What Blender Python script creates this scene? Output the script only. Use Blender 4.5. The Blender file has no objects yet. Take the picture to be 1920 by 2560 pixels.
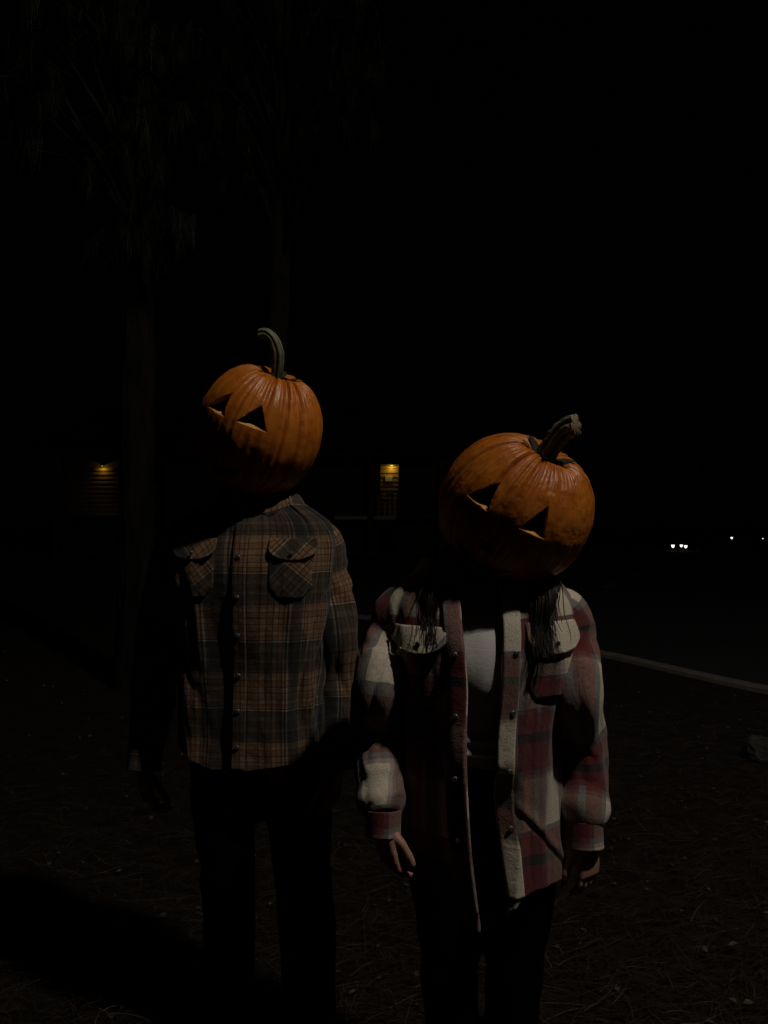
import bpy, math, random
import numpy as np
from mathutils import Vector, Matrix, noise as mnoise

random.seed(7); RNG = np.random.default_rng(7)
SC = bpy.context.scene
COL = SC.collection

# ------------------------------------------------------------------ camera, world, moonlight, exposure
CAM_Z = 1.45
FPX = 1849.0                       # focal length in photograph pixels (height 2560)
HOR = 1300.0                       # row of the horizon
cd = bpy.data.cameras.new('camera'); cam = bpy.data.objects.new('camera', cd); COL.objects.link(cam)
cam.location = (0, 0, CAM_Z)
cam.rotation_euler = (math.radians(90) + math.atan((HOR - 1280) / FPX), 0, 0)
cd.sensor_fit = 'VERTICAL'; cd.sensor_height = 36.0; cd.lens = 36.0 * FPX / 2560.0
cd.clip_start = 0.05; cd.clip_end = 1500
SC.camera = cam

world = bpy.data.worlds.new('World'); SC.world = world; world.use_nodes = True
wn = world.node_tree; bg = wn.nodes['Background']
sky = wn.nodes.new('ShaderNodeTexSky'); sky.sky_type = 'NISHITA'; sky.sun_disc = False
sky.sun_elevation = math.radians(52); sky.sun_rotation = math.radians(120)
wn.links.new(sky.outputs['Color'], bg.inputs['Color']); bg.inputs['Strength'].default_value = 0.00005

sd = bpy.data.lights.new('moonlight', 'SUN'); sd.energy = 0.0008; sd.angle = math.radians(0.5); sd.color = (1.0, .96, .9)
moon = bpy.data.objects.new('moonlight', sd); COL.objects.link(moon)
moon.rotation_euler = (math.radians(38), 0, math.radians(60))

LAMP = Vector((2.5, -.05, 6.0)); LAMP_L = 1480.0     # the street lamp the two stand under, and its radiance

SC.view_settings.view_transform = 'Standard'; SC.view_settings.look = 'None'
SC.view_settings.exposure = 0; SC.view_settings.gamma = 1; SC.view_settings.use_curve_mapping = False
SC.cycles.max_bounces = 4; SC.cycles.diffuse_bounces = 2; SC.cycles.glossy_bounces = 2
SC.cycles.use_denoising = True

def at(px, py, d):
    """point at depth d seen at photograph pixel px, py"""
    return Vector(((px - 960) / FPX * d, d, CAM_Z + (HOR - py) / FPX * d))

# ------------------------------------------------------------------ helpers
def tag(o, label=None, cat=None, group=None, kind=None):
    if label: o['label'] = label
    if cat: o['category'] = cat
    if group: o['group'] = group
    if kind: o['kind'] = kind
    return o

def empty(name, loc=(0, 0, 0)):
    o = bpy.data.objects.new(name, None); COL.objects.link(o); o.location = loc; o.empty_display_size = .1
    return o

def mkobj(name, me, mat=None, parent=None):
    o = bpy.data.objects.new(name, me); COL.objects.link(o)
    if mat is not None and not me.materials: me.materials.append(mat)
    if parent is not None:
        o.parent = parent
        bpy.context.view_layer.update()
        o.matrix_parent_inverse = world_of(parent).inverted()
    return o

def world_of(o):
    m = Matrix.LocRotScale(o.location, o.rotation_euler, o.scale)
    return (world_of(o.parent) @ o.matrix_parent_inverse @ m) if o.parent else m

def mesh(verts, faces, uv=None, smooth=True, name='mesh'):
    me = bpy.data.meshes.new(name)
    v = np.asarray(verts, dtype=np.float32)
    me.vertices.add(len(v)); me.vertices.foreach_set('co', v.ravel())
    if isinstance(faces, np.ndarray):
        k = faces.shape[1]; n = len(faces); li = faces.astype(np.int32).ravel()
        ls = np.arange(n, dtype=np.int32) * k; lt = np.full(n, k, np.int32)
    else:
        li = np.array([i for f in faces for i in f], np.int32); lt = np.array([len(f) for f in faces], np.int32)
        ls = np.concatenate([[0], np.cumsum(lt)[:-1]]).astype(np.int32); n = len(faces)
    me.loops.add(len(li)); me.loops.foreach_set('vertex_index', li)
    me.polygons.add(n); me.polygons.foreach_set('loop_start', ls); me.polygons.foreach_set('loop_total', lt)
    me.polygons.foreach_set('use_smooth', np.full(n, smooth, bool))
    if uv is not None:
        l = me.uv_layers.new(name='UVMap'); u = np.asarray(uv, np.float32)[li]
        l.data.foreach_set('uv', u.ravel())
    me.update(calc_edges=True); me.validate()
    return me

def loft(fn, nu, nv, closed=False, uvfn=None, cap=False):
    """grid of fn(u, v), u across (closed or not), v along; returns verts, faces, uv"""
    V = []; UV = []; F = []
    cols = nu + 1                   # the seam is doubled so that the weave's coordinates stay continuous
    for j in range(nv + 1):
        for i in range(cols):
            u, v = i / nu, j / nv
            V.append(tuple(fn(u % 1.0 if closed and i == nu else u, v)))
            UV.append(uvfn(u, v) if uvfn else (u, v))
    for j in range(nv):
        for i in range(nu):
            a = j * cols + i; F.append((a, a + 1, a + cols + 1, a + cols))
    return V, F, UV

def tube(pts, rad, n=10, cap=True, flat=None):
    """closed round tube through pts with radii rad (weld ring, for remeshing)"""
    pts = [Vector(p) for p in pts]; V = []; F = []
    up = Vector((0, 0, 1)); prev = None
    for k, p in enumerate(pts):
        t = (pts[min(k + 1, len(pts) - 1)] - pts[max(k - 1, 0)]).normalized()
        if prev is None:
            a = t.cross(Vector((0, 1, 0)) if abs(t.y) < .9 else Vector((1, 0, 0))).normalized()
        else:
            a = (prev - t * prev.dot(t)).normalized()
        prev = a; b = t.cross(a)
        r = rad[k] if hasattr(rad, '__len__') else rad
        for i in range(n):
            an = 2 * math.pi * i / n
            V.append(p + a * (r * math.cos(an)) + b * (r * math.sin(an)))
    for k in range(len(pts) - 1):
        for i in range(n):
            F.append((k * n + i, k * n + (i + 1) % n, (k + 1) * n + (i + 1) % n, (k + 1) * n + i))
    if cap:
        c0 = len(V); V.append(pts[0]); V.append(pts[-1])
        for i in range(n):
            F.append((c0, (i + 1) % n, i)); F.append((c0 + 1, (len(pts) - 1) * n + i, (len(pts) - 1) * n + (i + 1) % n))
    return V, F

def ell(c, r, nu=16, nv=10, M=None):
    V = []; F = []; c = Vector(c)
    for j in range(nv + 1):
        th = math.pi * j / nv
        for i in range(nu):
            ph = 2 * math.pi * i / nu
            p = Vector((r[0] * math.sin(th) * math.cos(ph), r[1] * math.sin(th) * math.sin(ph), r[2] * math.cos(th)))
            V.append(c + (M @ p if M else p))
    for j in range(nv):
        for i in range(nu):
            F.append((j * nu + i, (j + 1) * nu + i, (j + 1) * nu + (i + 1) % nu, j * nu + (i + 1) % nu))
    return V, F

def join(parts):
    V = []; F = []
    for v, f in parts:
        o = len(V); V += [tuple(x) for x in v]; F += [tuple(i + o for i in q) for q in f]
    return V, F

def box(x0, x1, y0, y1, z0, z1):
    V = [(x, y, z) for z in (z0, z1) for y in (y0, y1) for x in (x0, x1)]
    return V, [(0, 2, 3, 1), (4, 5, 7, 6), (0, 1, 5, 4), (2, 6, 7, 3), (0, 4, 6, 2), (1, 3, 7, 5)]

def evaluated(verts, faces, mods):
    me = mesh(verts, faces); o = bpy.data.objects.new('tmp', me); COL.objects.link(o)
    for typ, kw in mods:
        m = o.modifiers.new(typ.lower(), typ)
        for k, v in kw.items(): setattr(m, k, v)
    dg = bpy.context.evaluated_depsgraph_get(); dg.update()
    out = bpy.data.meshes.new_from_object(o.evaluated_get(dg))
    bpy.data.objects.remove(o)
    return out

def remesh(verts, faces, vox, sm=4):
    me = evaluated(verts, faces, [('REMESH', dict(mode='VOXEL', voxel_size=vox, use_smooth_shade=True)), ('SMOOTH', dict(factor=.5, iterations=sm))])
    V = [tuple(v.co) for v in me.vertices]; F = [tuple(p.vertices) for p in me.polygons]
    bpy.data.meshes.remove(me)
    return V, F

def fbm(x, y, z, o=3):
    s = 0; a = 1; f = 1
    for _ in range(o):
        s += a * mnoise.noise(Vector((x * f, y * f, z * f))); a *= .5; f *= 2.03
    return s

def sstep(a, b, x):
    t = min(1, max(0, (x - a) / (b - a))); return t * t * (3 - 2 * t)

def lerp_tab(tab, z):
    """smooth (cubic) interpolation in a table of (position, values ...)"""
    if z <= tab[0][0]: return tab[0][1:]
    n = len(tab)
    for i in range(n - 1):
        p, q = tab[i], tab[i + 1]
        if z <= q[0]:
            h = q[0] - p[0]; t = (z - p[0]) / h; a = tab[max(i - 1, 0)]; b = tab[min(i + 2, n - 1)]; out = []
            for k in range(1, len(p)):
                m0 = (q[k] - a[k]) / (q[0] - a[0]) * h; m1 = (b[k] - p[k]) / (b[0] - p[0]) * h
                out.append((2 * t ** 3 - 3 * t * t + 1) * p[k] + (t ** 3 - 2 * t * t + t) * m0 + (3 * t * t - 2 * t ** 3) * q[k] + (t ** 3 - t * t) * m1)
            return tuple(out)
    return tab[-1][1:]

def catmull(pts, t):
    n = len(pts) - 1; x = min(max(t, 0), 1) * n; i = min(int(x), n - 1); f = x - i
    p0 = pts[max(i - 1, 0)]; p1 = pts[i]; p2 = pts[i + 1]; p3 = pts[min(i + 2, n)]
    return .5 * ((2 * p1) + (p2 - p0) * f + (2 * p0 - 5 * p1 + 4 * p2 - p3) * f * f + (3 * p1 - p0 - 3 * p2 + p3) * f ** 3)

# ------------------------------------------------------------------ materials
def nmat(name):
    m = bpy.data.materials.new(name); m.use_nodes = True; nt = m.node_tree
    return m, nt, nt.nodes['Principled BSDF']

def N(nt, typ, **kw):
    n = nt.nodes.new(typ)
    for k, v in kw.items():
        if k in n.inputs: n.inputs[k].default_value = v
        else: setattr(n, k, v)
    return n

def ramp(nt, stops, mode='LINEAR'):
    r = nt.nodes.new('ShaderNodeValToRGB'); cr = r.color_ramp; cr.interpolation = mode
    while len(cr.elements) < len(stops): cr.elements.new(1.0)
    for e, (p, c) in zip(cr.elements, stops):
        e.position = p; e.color = (*c, 1)
    return r

def simple(name, c1, c2=None, scale=8, rough=.8, bump=0, bscale=60, spec=.3, coords='Object', stretch=(1, 1, 1), metal=0, emit=None):
    m, nt, b = nmat(name); L = nt.links
    b.inputs['Roughness'].default_value = rough; b.inputs['Specular IOR Level'].default_value = spec; b.inputs['Metallic'].default_value = metal
    tc = N(nt, 'ShaderNodeTexCoord'); mp = N(nt, 'ShaderNodeMapping'); mp.inputs['Scale'].default_value = stretch
    L.new(tc.outputs[coords], mp.inputs['Vector'])
    if c2 is None: b.inputs['Base Color'].default_value = (*c1, 1)
    else:
        nz = N(nt, 'ShaderNodeTexNoise', Scale=scale, Detail=6.0, Roughness=.6); L.new(mp.outputs[0], nz.inputs['Vector'])
        r = ramp(nt, [(.3, c1), (.7, c2)]); L.new(nz.outputs['Fac'], r.inputs[0]); L.new(r.outputs[0], b.inputs['Base Color'])
    if bump:
        nb = N(nt, 'ShaderNodeTexNoise', Scale=bscale, Detail=5.0); L.new(mp.outputs[0], nb.inputs['Vector'])
        bp = N(nt, 'ShaderNodeBump', Strength=.6, Distance=bump); L.new(nb.outputs['Fac'], bp.inputs['Height']); L.new(bp.outputs[0], b.inputs['Normal'])
    if emit:
        b.inputs['Emission Color'].default_value = (*emit[0], 1); b.inputs['Emission Strength'].default_value = emit[1]
    return m

def plaid(name, pu, su, pv, sv, fuzz=.0009, contrast=.35, weft=.5, dark=.55):
    """woven check: warp stripes su over period pu, weft stripes sv over period pv (UV in metres)"""
    m, nt, b = nmat(name); L = nt.links
    b.inputs['Roughness'].default_value = .95; b.inputs['Specular IOR Level'].default_value = .12
    b.inputs['Sheen Weight'].default_value = .12; b.inputs['Sheen Roughness'].default_value = .6
    uv = N(nt, 'ShaderNodeUVMap'); wob = N(nt, 'ShaderNodeTexNoise', Scale=9.0, Detail=2.0)
    L.new(uv.outputs[0], wob.inputs['Vector'])
    w2 = N(nt, 'ShaderNodeVectorMath', operation='SCALE'); L.new(wob.outputs['Color'], w2.inputs[0]); w2.inputs['Scale'].default_value = .006
    ad = N(nt, 'ShaderNodeVectorMath', operation='ADD'); L.new(uv.outputs[0], ad.inputs[0]); L.new(w2.outputs[0], ad.inputs[1])
    sp = N(nt, 'ShaderNodeSeparateXYZ'); L.new(ad.outputs[0], sp.inputs[0])
    outs = []
    for ax, per, st in (('X', pu, su), ('Y', pv, sv)):
        d = N(nt, 'ShaderNodeMath', operation='DIVIDE'); L.new(sp.outputs[ax], d.inputs[0]); d.inputs[1].default_value = per
        f = N(nt, 'ShaderNodeMath', operation='FRACT'); L.new(d.outputs[0], f.inputs[0])
        r = ramp(nt, st, 'CONSTANT'); L.new(f.outputs[0], r.inputs[0]); outs.append(r)
    # threads: fine streaks along each direction decide which yarn shows
    facs = []
    for sc in ((900, 60, 1), (60, 900, 1)):
        mp = N(nt, 'ShaderNodeMapping'); mp.inputs['Scale'].default_value = sc; L.new(uv.outputs[0], mp.inputs['Vector'])
        nz = N(nt, 'ShaderNodeTexNoise', Scale=1.0, Detail=2.0); L.new(mp.outputs[0], nz.inputs['Vector']); facs.append(nz)
    sub = N(nt, 'ShaderNodeMath', operation='SUBTRACT'); L.new(facs[0].outputs['Fac'], sub.inputs[0]); L.new(facs[1].outputs['Fac'], sub.inputs[1])
    ma = N(nt, 'ShaderNodeMath', operation='MULTIPLY_ADD'); L.new(sub.outputs[0], ma.inputs[0]); ma.inputs[1].default_value = contrast * 3; ma.inputs[2].default_value = weft
    ma.use_clamp = True
    mx = N(nt, 'ShaderNodeMix', data_type='RGBA'); L.new(ma.outputs[0], mx.inputs['Factor'])
    L.new(outs[0].outputs[0], mx.inputs['A']); L.new(outs[1].outputs[0], mx.inputs['B'])
    pill = N(nt, 'ShaderNodeTexNoise', Scale=260.0, Detail=4.0); L.new(uv.outputs[0], pill.inputs['Vector'])
    pr = ramp(nt, [(.3, (.72, .72, .72)), (.7, (1.12, 1.12, 1.12))]); L.new(pill.outputs['Fac'], pr.inputs[0])
    mm = N(nt, 'ShaderNodeMix', data_type='RGBA', blend_type='MULTIPLY'); mm.inputs['Factor'].default_value = 1
    dk = N(nt, 'ShaderNodeMix', data_type='RGBA', blend_type='DARKEN'); dk.inputs['Factor'].default_value = 1      # the darker yarn tells more
    L.new(outs[0].outputs[0], dk.inputs['A']); L.new(outs[1].outputs[0], dk.inputs['B'])
    bl = N(nt, 'ShaderNodeMix', data_type='RGBA'); bl.inputs['Factor'].default_value = dark
    L.new(mx.outputs['Result'], bl.inputs['A']); L.new(dk.outputs['Result'], bl.inputs['B']); mx = bl
    L.new(mx.outputs['Result'], mm.inputs['A']); L.new(pr.outputs[0], mm.inputs['B']); L.new(mm.outputs['Result'], b.inputs['Base Color'])
    ns = N(nt, 'ShaderNodeTexNoise', Scale=28.0, Detail=5.0, Roughness=.55); L.new(uv.outputs[0], ns.inputs['Vector'])
    b1 = N(nt, 'ShaderNodeBump', Strength=.35, Distance=.012); L.new(ns.outputs['Fac'], b1.inputs['Height'])
    bp = N(nt, 'ShaderNodeBump', Strength=.7, Distance=fuzz); L.new(pill.outputs['Fac'], bp.inputs['Height']); L.new(b1.outputs[0], bp.inputs['Normal'])
    L.new(bp.outputs[0], b.inputs['Normal'])
    return m

TAN = (.20, .106, .052); TAN2 = (.26, .165, .097); RUST = (.085, .030, .016); CHAR = (.020, .0195, .018); SLATE = (.047, .046, .040); BONE = (.34, .33, .29); INK = (.012, .012, .013)
manplaid = plaid('brown_plaid_flannel', .142,
    [(0, TAN), (.05, RUST), (.075, TAN2), (.14, TAN), (.18, RUST), (.205, TAN2), (.27, RUST), (.30, TAN), (.36, RUST), (.39, TAN2), (.45, RUST), (.47, TAN), (.535, RUST), (.56, TAN2), (.60, INK), (.635, BONE), (.665, SLATE), (.70, CHAR), (.80, INK), (.815, CHAR), (.90, SLATE), (.94, BONE), (.965, INK), (.985, TAN2)],
    .178,
    [(0, CHAR), (.06, INK), (.09, SLATE), (.13, CHAR), (.22, INK), (.24, SLATE), (.30, CHAR), (.36, INK), (.385, BONE), (.405, INK), (.42, TAN), (.47, RUST), (.485, TAN2), (.54, RUST), (.555, TAN), (.62, TAN2), (.64, RUST), (.66, TAN2), (.73, RUST), (.75, TAN), (.82, RUST), (.835, TAN2), (.88, TAN), (.935, INK), (.955, SLATE), (.98, CHAR)])
CREAM = (.66, .58, .45); MAR = (.125, .020, .022); MAR2 = (.17, .032, .030); GREY = (.13, .125, .13); BLK = (.02, .022, .025); DUST = (.40, .28, .25)
womanplaid = plaid('red_cream_plaid_wool', .20,
    [(0, CREAM), (.36, GREY), (.44, MAR2), (.60, MAR), (.66, GREY), (.74, MAR), (.90, GREY), (.94, DUST)],
    .25,
    [(0, MAR), (.20, BLK), (.28, MAR2), (.44, GREY), (.48, CREAM), (.90, DUST), (.93, GREY), (.97, MAR)], fuzz=.0016, contrast=.22, weft=.58, dark=.62)
skin = simple('skin', (.42, .215, .155), (.50, .27, .20), 30, .5, .0008, 120, .35)
nail_m = simple('dark_nail_polish', (.01, .01, .015), None, rough=.2, spec=.6)
steel = simple('dark_snap_metal', (.16, .155, .15), None, rough=.28, metal=.5, spec=.6)
silver = simple('silver', (.75, .74, .72), None, rough=.12, metal=1)
blackdenim = simple('black_denim', (.0025, .0025, .003), (.0045, .0045, .005), 40, .95, .002, 60, .02)
whiteknit = simple('white_ribbed_knit', (.60, .57, .545), (.66, .63, .61), 50, .9, .0012, 90, .15, stretch=(1, 1, 6))
hair_m = simple('dark_brown_hair', (.014, .009, .007), (.028, .018, .013), 40, .5, 0, spec=.3)
shoe_m = simple('shoe_leather', (.012, .012, .012), (.03, .03, .03), 30, .6, .001, 80)
sole_m = simple('shoe_rubber', (.12, .12, .11), None, rough=.8)

def pumpkin_skin(name, rough_amt, pim):
    m, nt, b = nmat(name); L = nt.links
    tc = N(nt, 'ShaderNodeTexCoord')
    n1 = N(nt, 'ShaderNodeTexNoise', Scale=7.0, Detail=6.0, Roughness=.65); L.new(tc.outputs['Object'], n1.inputs['Vector'])
    r1 = ramp(nt, [(.3, (.47, .128, .012)), (.5, (.57, .172, .018)), (.72, (.65, .215, .027))]); L.new(n1.outputs['Fac'], r1.inputs[0])
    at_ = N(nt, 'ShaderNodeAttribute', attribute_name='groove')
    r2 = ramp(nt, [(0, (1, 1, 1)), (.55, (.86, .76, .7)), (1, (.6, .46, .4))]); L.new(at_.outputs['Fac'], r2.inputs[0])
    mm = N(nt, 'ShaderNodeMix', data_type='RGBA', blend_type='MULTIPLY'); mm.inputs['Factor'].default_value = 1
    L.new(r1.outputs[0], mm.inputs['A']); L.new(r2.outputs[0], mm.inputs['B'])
    n2 = N(nt, 'ShaderNodeTexNoise', Scale=34.0, Detail=5.0, Roughness=.7); L.new(tc.outputs['Object'], n2.inputs['Vector'])
    r3 = ramp(nt, [(.34, (.62, .5, .42)), (.46, (1, 1, 1))]); L.new(n2.outputs['Fac'], r3.inputs[0])
    m3 = N(nt, 'ShaderNodeMix', data_type='RGBA', blend_type='MULTIPLY'); m3.inputs['Factor'].default_value = .8
    L.new(mm.outputs['Result'], m3.inputs['A']); L.new(r3.outputs[0], m3.inputs['B'])
    n4 = N(nt, 'ShaderNodeTexNoise', Scale=13.0, Detail=8.0, Roughness=.72, Distortion=1.2); L.new(tc.outputs['Object'], n4.inputs['Vector'])
    r4 = ramp(nt, [(.60, (0, 0, 0)), (.68, (1, 1, 1))]); L.new(n4.outputs['Fac'], r4.inputs[0])       # corky scars
    m4 = N(nt, 'ShaderNodeMix', data_type='RGBA'); m4.inputs['B'].default_value = (.34, .16, .055, 1)
    sc4 = N(nt, 'ShaderNodeMath', operation='MULTIPLY'); L.new(r4.outputs[0], sc4.inputs[0]); sc4.inputs[1].default_value = .55; L.new(sc4.outputs[0], m4.inputs['Factor'])
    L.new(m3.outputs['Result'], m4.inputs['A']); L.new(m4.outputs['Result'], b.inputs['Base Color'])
    rr = N(nt, 'ShaderNodeMapRange'); L.new(n2.outputs['Fac'], rr.inputs[0]); rr.inputs['To Min'].default_value = .24; rr.inputs['To Max'].default_value = .48
    L.new(rr.outputs[0], b.inputs['Roughness']); b.inputs['Specular IOR Level'].default_value = .42
    n3 = N(nt, 'ShaderNodeTexNoise', Scale=26.0, Detail=6.0, Roughness=.62); L.new(tc.outputs['Object'], n3.inputs['Vector'])
    n5 = N(nt, 'ShaderNodeTexVoronoi', Scale=62.0); L.new(tc.outputs['Object'], n5.inputs['Vector'])
    b5 = N(nt, 'ShaderNodeBump', Strength=pim, Distance=.004); b5.invert = True; L.new(n5.outputs['Distance'], b5.inputs['Height'])
    bp = N(nt, 'ShaderNodeBump', Strength=rough_amt, Distance=.007); L.new(n3.outputs['Fac'], bp.inputs['Height']); L.new(b5.outputs[0], bp.inputs['Normal']); L.new(bp.outputs[0], b.inputs['Normal'])
    return m
rind_smooth = pumpkin_skin('smooth_pumpkin_rind', .5, .05); rind_bumpy = pumpkin_skin('bumpy_pumpkin_rind', .75, .18)
flesh = simple('pumpkin_flesh', (.62, .30, .07), (.70, .40, .12), 25, .6, .002, 90, .3)
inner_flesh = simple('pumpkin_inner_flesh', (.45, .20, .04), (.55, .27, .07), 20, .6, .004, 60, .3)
def stem_material():
    m, nt, b = nmat('pumpkin_stem'); L = nt.links
    b.inputs['Roughness'].default_value = .6; b.inputs['Specular IOR Level'].default_value = .3
    tc = N(nt, 'ShaderNodeTexCoord'); g = N(nt, 'ShaderNodeAttribute', attribute_name='groove'); al = N(nt, 'ShaderNodeAttribute', attribute_name='along')
    nz = N(nt, 'ShaderNodeTexNoise', Scale=45.0, Detail=5.0); L.new(tc.outputs['Object'], nz.inputs['Vector'])
    r = ramp(nt, [(0, (.016, .020, .011)), (.14, (.045, .052, .028)), (.32, (.15, .155, .09)), (.6, (.21, .21, .13)), (.88, (.25, .24, .165)), (.97, (.32, .25, .16))]); L.new(al.outputs['Fac'], r.inputs[0])
    r2 = ramp(nt, [(.25, (.55, .55, .5)), (.75, (1.15, 1.12, 1.05))]); L.new(nz.outputs['Fac'], r2.inputs[0])
    r3 = ramp(nt, [(0, (1, 1, 1)), (1, (.3, .34, .27))]); L.new(g.outputs['Fac'], r3.inputs[0])
    m1 = N(nt, 'ShaderNodeMix', data_type='RGBA', blend_type='MULTIPLY'); m1.inputs['Factor'].default_value = 1; L.new(r.outputs[0], m1.inputs['A']); L.new(r2.outputs[0], m1.inputs['B'])
    m2 = N(nt, 'ShaderNodeMix', data_type='RGBA', blend_type='MULTIPLY'); m2.inputs['Factor'].default_value = 1; L.new(m1.outputs['Result'], m2.inputs['A']); L.new(r3.outputs[0], m2.inputs['B'])
    L.new(m2.outputs['Result'], b.inputs['Base Color'])
    bp = N(nt, 'ShaderNodeBump', Strength=.5, Distance=.003); L.new(nz.outputs['Fac'], bp.inputs['Height']); L.new(bp.outputs[0], b.inputs['Normal'])
    return m
stem_m = stem_material()

soil = simple('needle_strewn_soil', (.0075, .0052, .0036), (.022, .0155, .011), 9, .95, .03, 30, .1)
asphalt = simple('asphalt', (.017, .017, .018), (.028, .028, .028), 30, .9, .004, 200, .15)
concrete = simple('kerb_concrete', (.10, .085, .07), (.16, .14, .115), 14, .9, .006, 60, .15)
roadpaint = simple('worn_road_paint', (.05, .047, .035), (.10, .094, .075), 20, .9)
needle_m = simple('dry_pine_needles', (.05, .03, .02), None, 3, .75, 0, spec=.2)
_nt = needle_m.node_tree; _g = N(_nt, 'ShaderNodeNewGeometry'); _r = ramp(_nt, [(0, (.006, .0045, .003)), (.6, (.024, .0165, .011)), (.9, (.044, .032, .022)), (1, (.12, .095, .075))])
_nt.links.new(_g.outputs['Random Per Island'], _r.inputs[0]); _nt.links.new(_r.outputs[0], _nt.nodes['Principled BSDF'].inputs['Base Color'])
pebble_m = simple('pebble_stone', (.022, .02, .018), (.14, .13, .12), 6, .9, .002, 100, .2)
leaf_m = simple('dry_leaf', (.07, .045, .028), (.15, .105, .07), 20, .8, .001, 200, .2)
rock_m = simple('dark_rock', (.022, .021, .02), (.06, .055, .05), 12, .9, .02, 30, .2)
bark_m = simple('pine_bark', (.0014, .0012, .001), (.013, .011, .0085), 11, .95, .012, 40, .1, stretch=(1, 1, .25))
leafg_m = simple('pine_needles', (.0035, .0044, .0022), (.014, .0145, .007), 2, .6, 0, spec=.3)
board_m = simple('stained_board', (.17, .115, .06), (.25, .175, .095), 6, .75, .004, 50, .25, stretch=(.3, 1, 4))
darkwood = simple('dark_wood', (.03, .024, .018), (.05, .04, .03), 6, .85, .004, 50, .1, stretch=(.3, 1, 4))
roof_m = simple('roof_shingle', (.018, .017, .016), (.03, .028, .027), 12, .9, .01, 30, .1)
trim_m = simple('pale_trim', (.26, .24, .20), None, rough=.8)
paper_m = simple('paper_notice', (.62, .60, .38), (.70, .66, .44), 9, .8)
blackmetal = simple('black_metal', (.015, .015, .016), None, rough=.5, spec=.4)
porchglow = simple('porch_bulb', (1, .8, .3), None, emit=((1, .72, .16), 1.2))
pathglow = simple('path_light_lens', (1, 1, 1), None, emit=((1, .98, .93), 1.5))
lampglow = simple('street_lamp_globe', (1, 1, 1), None, emit=((1.0, .93, .82), LAMP_L))

# ------------------------------------------------------------------ ground, kerb, road
kpts = [Vector(p) for p in ((7.5, 1.2, 0), (4.6, 4.35, 0), (3.22, 6.2, 0), (2.25, 8.0, 0), (1.0, 9.7, 0), (-.45, 11.0, 0), (-2.6, 12.2, 0), (-6, 13.3, 0), (-14, 14.6, 0), (-40, 17, 0))]
kerb_line = [catmull(kpts, i / 90) for i in range(91)]
def kerb_side(off):
    out = []
    for i, p in enumerate(kerb_line):
        t = (kerb_line[min(i + 1, 90)] - kerb_line[max(i - 1, 0)]).normalized()
        out.append(p + Vector((t.y, -t.x, 0)) * off)      # positive = road side
    return out
W = 400
tag(mkobj('ground', mesh([(-W, -30, -.13), (W, -30, -.13), (W, W, -.13), (-W, W, -.13)], [(0, 1, 2, 3)]), asphalt), kind='structure')['label'] = 'dark asphalt car park beyond the kerb'
inner = kerb_side(.0)
V = []; F = []
rows = 26
for i, p in enumerate(inner):                            # the strip of soil between the near edge and the kerb
    q = Vector((p.x * .9 - 2.5 if p.x < 4 else p.x, -25, 0)) if i else Vector((7.5, -25, 0))
    for j in range(rows + 1):
        t = (j / rows) ** .6
        c = q.lerp(p, t)
        h = .02 * fbm(c.x * .9, c.y * .9, 3) * min(1, (1 - t) * 12) - .012
        V.append((c.x, c.y, h))
for i in range(len(inner) - 1):
    for j in range(rows):
        a = i * (rows + 1) + j; F.append((a, a + 1, a + rows + 2, a + rows + 1))
o = mkobj('soil', mesh(V, F), soil); tag(o, kind='structure'); o['label'] = 'needle covered bare soil under the pines'

bounds = [0, .9]
kroot = empty('kerb', (3.22, 6.2, -.13)); tag(kroot, 'pale concrete kerb curving between the soil and the car park', 'kerb')
ins, outs = kerb_side(0), kerb_side(.17)
seg = 3
for s in range(0, 66, seg):                              # cast kerb stones, end to end with a small joint
    V = []; F = []
    ids = [s + k for k in range(seg + 1)]
    pr = []
    for n, i in enumerate(ids):
        f = (.004 if n == 0 else (-.004 if n == seg else 0))
        d = (ins[min(i + 1, 90)] - ins[i]).normalized() * f
        dz = .004 * math.sin(s * 2.3)
        for a, z in ((ins[i] + d, -.14), (ins[i] + d, .028 + dz), (ins[i].lerp(outs[i], .1) + d, .035 + dz), (ins[i].lerp(outs[i], .88) + d, .033 + dz), (outs[i] + d, .018 + dz), (outs[i].lerp(ins[i], -.06) + d, -.14)):
            V.append((a.x, a.y, z))
    for n in range(seg):
        for k in range(5):
            a = n * 6 + k; F.append((a, a + 6, a + 7, a + 1))
    F.append(tuple(range(6))); F.append(tuple(reversed(range(seg * 6, seg * 6 + 6))))
    mkobj('kerb_stone', mesh(V, F, smooth=False), concrete, kroot)
p0, p1 = Vector((5.1, 17.2, -.126)), Vector((8.6, 24.0, -.126))
t = (p1 - p0).normalized() * 1; s = Vector((t.y, -t.x, 0)) * .06
o = mkobj('parking_line', mesh([p0 - s, p0 + s, p1 + s, p1 - s], [(0, 1, 2, 3)]), roadpaint); tag(o, kind='structure')

# needles strewn on the soil (nobody could count them)
def needle_mesh(P, D, Lg, Wd, bend, lift):
    """P base points, D unit directions, arrays; 3-section bent blades"""
    n = len(P); side = np.stack([D[:, 1], -D[:, 0], np.zeros(n)], 1); side /= np.maximum(1e-6, np.linalg.norm(side, axis=1))[:, None]
    segs = 3; V = np.zeros((n, segs + 1, 2, 3), np.float32)
    for k in range(segs + 1):
        t = k / segs
        c = P + D * (Lg * t)[:, None] + side * (bend * t * t)[:, None]; c[:, 2] += lift[:, 0] * math.sin(math.pi * t) + lift[:, 1] * t
        w = Wd * (1 - .6 * t)
        V[:, k, 0] = c - side * w[:, None]; V[:, k, 1] = c + side * w[:, None]
    base = (np.arange(n) * (segs + 1) * 2)[:, None]
    F = np.concatenate([base + np.array([2 * k, 2 * k + 1, 2 * k + 3, 2 * k + 2]) for k in range(segs)], 0)
    return V.reshape(-1, 3), F
n = 52000
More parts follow.
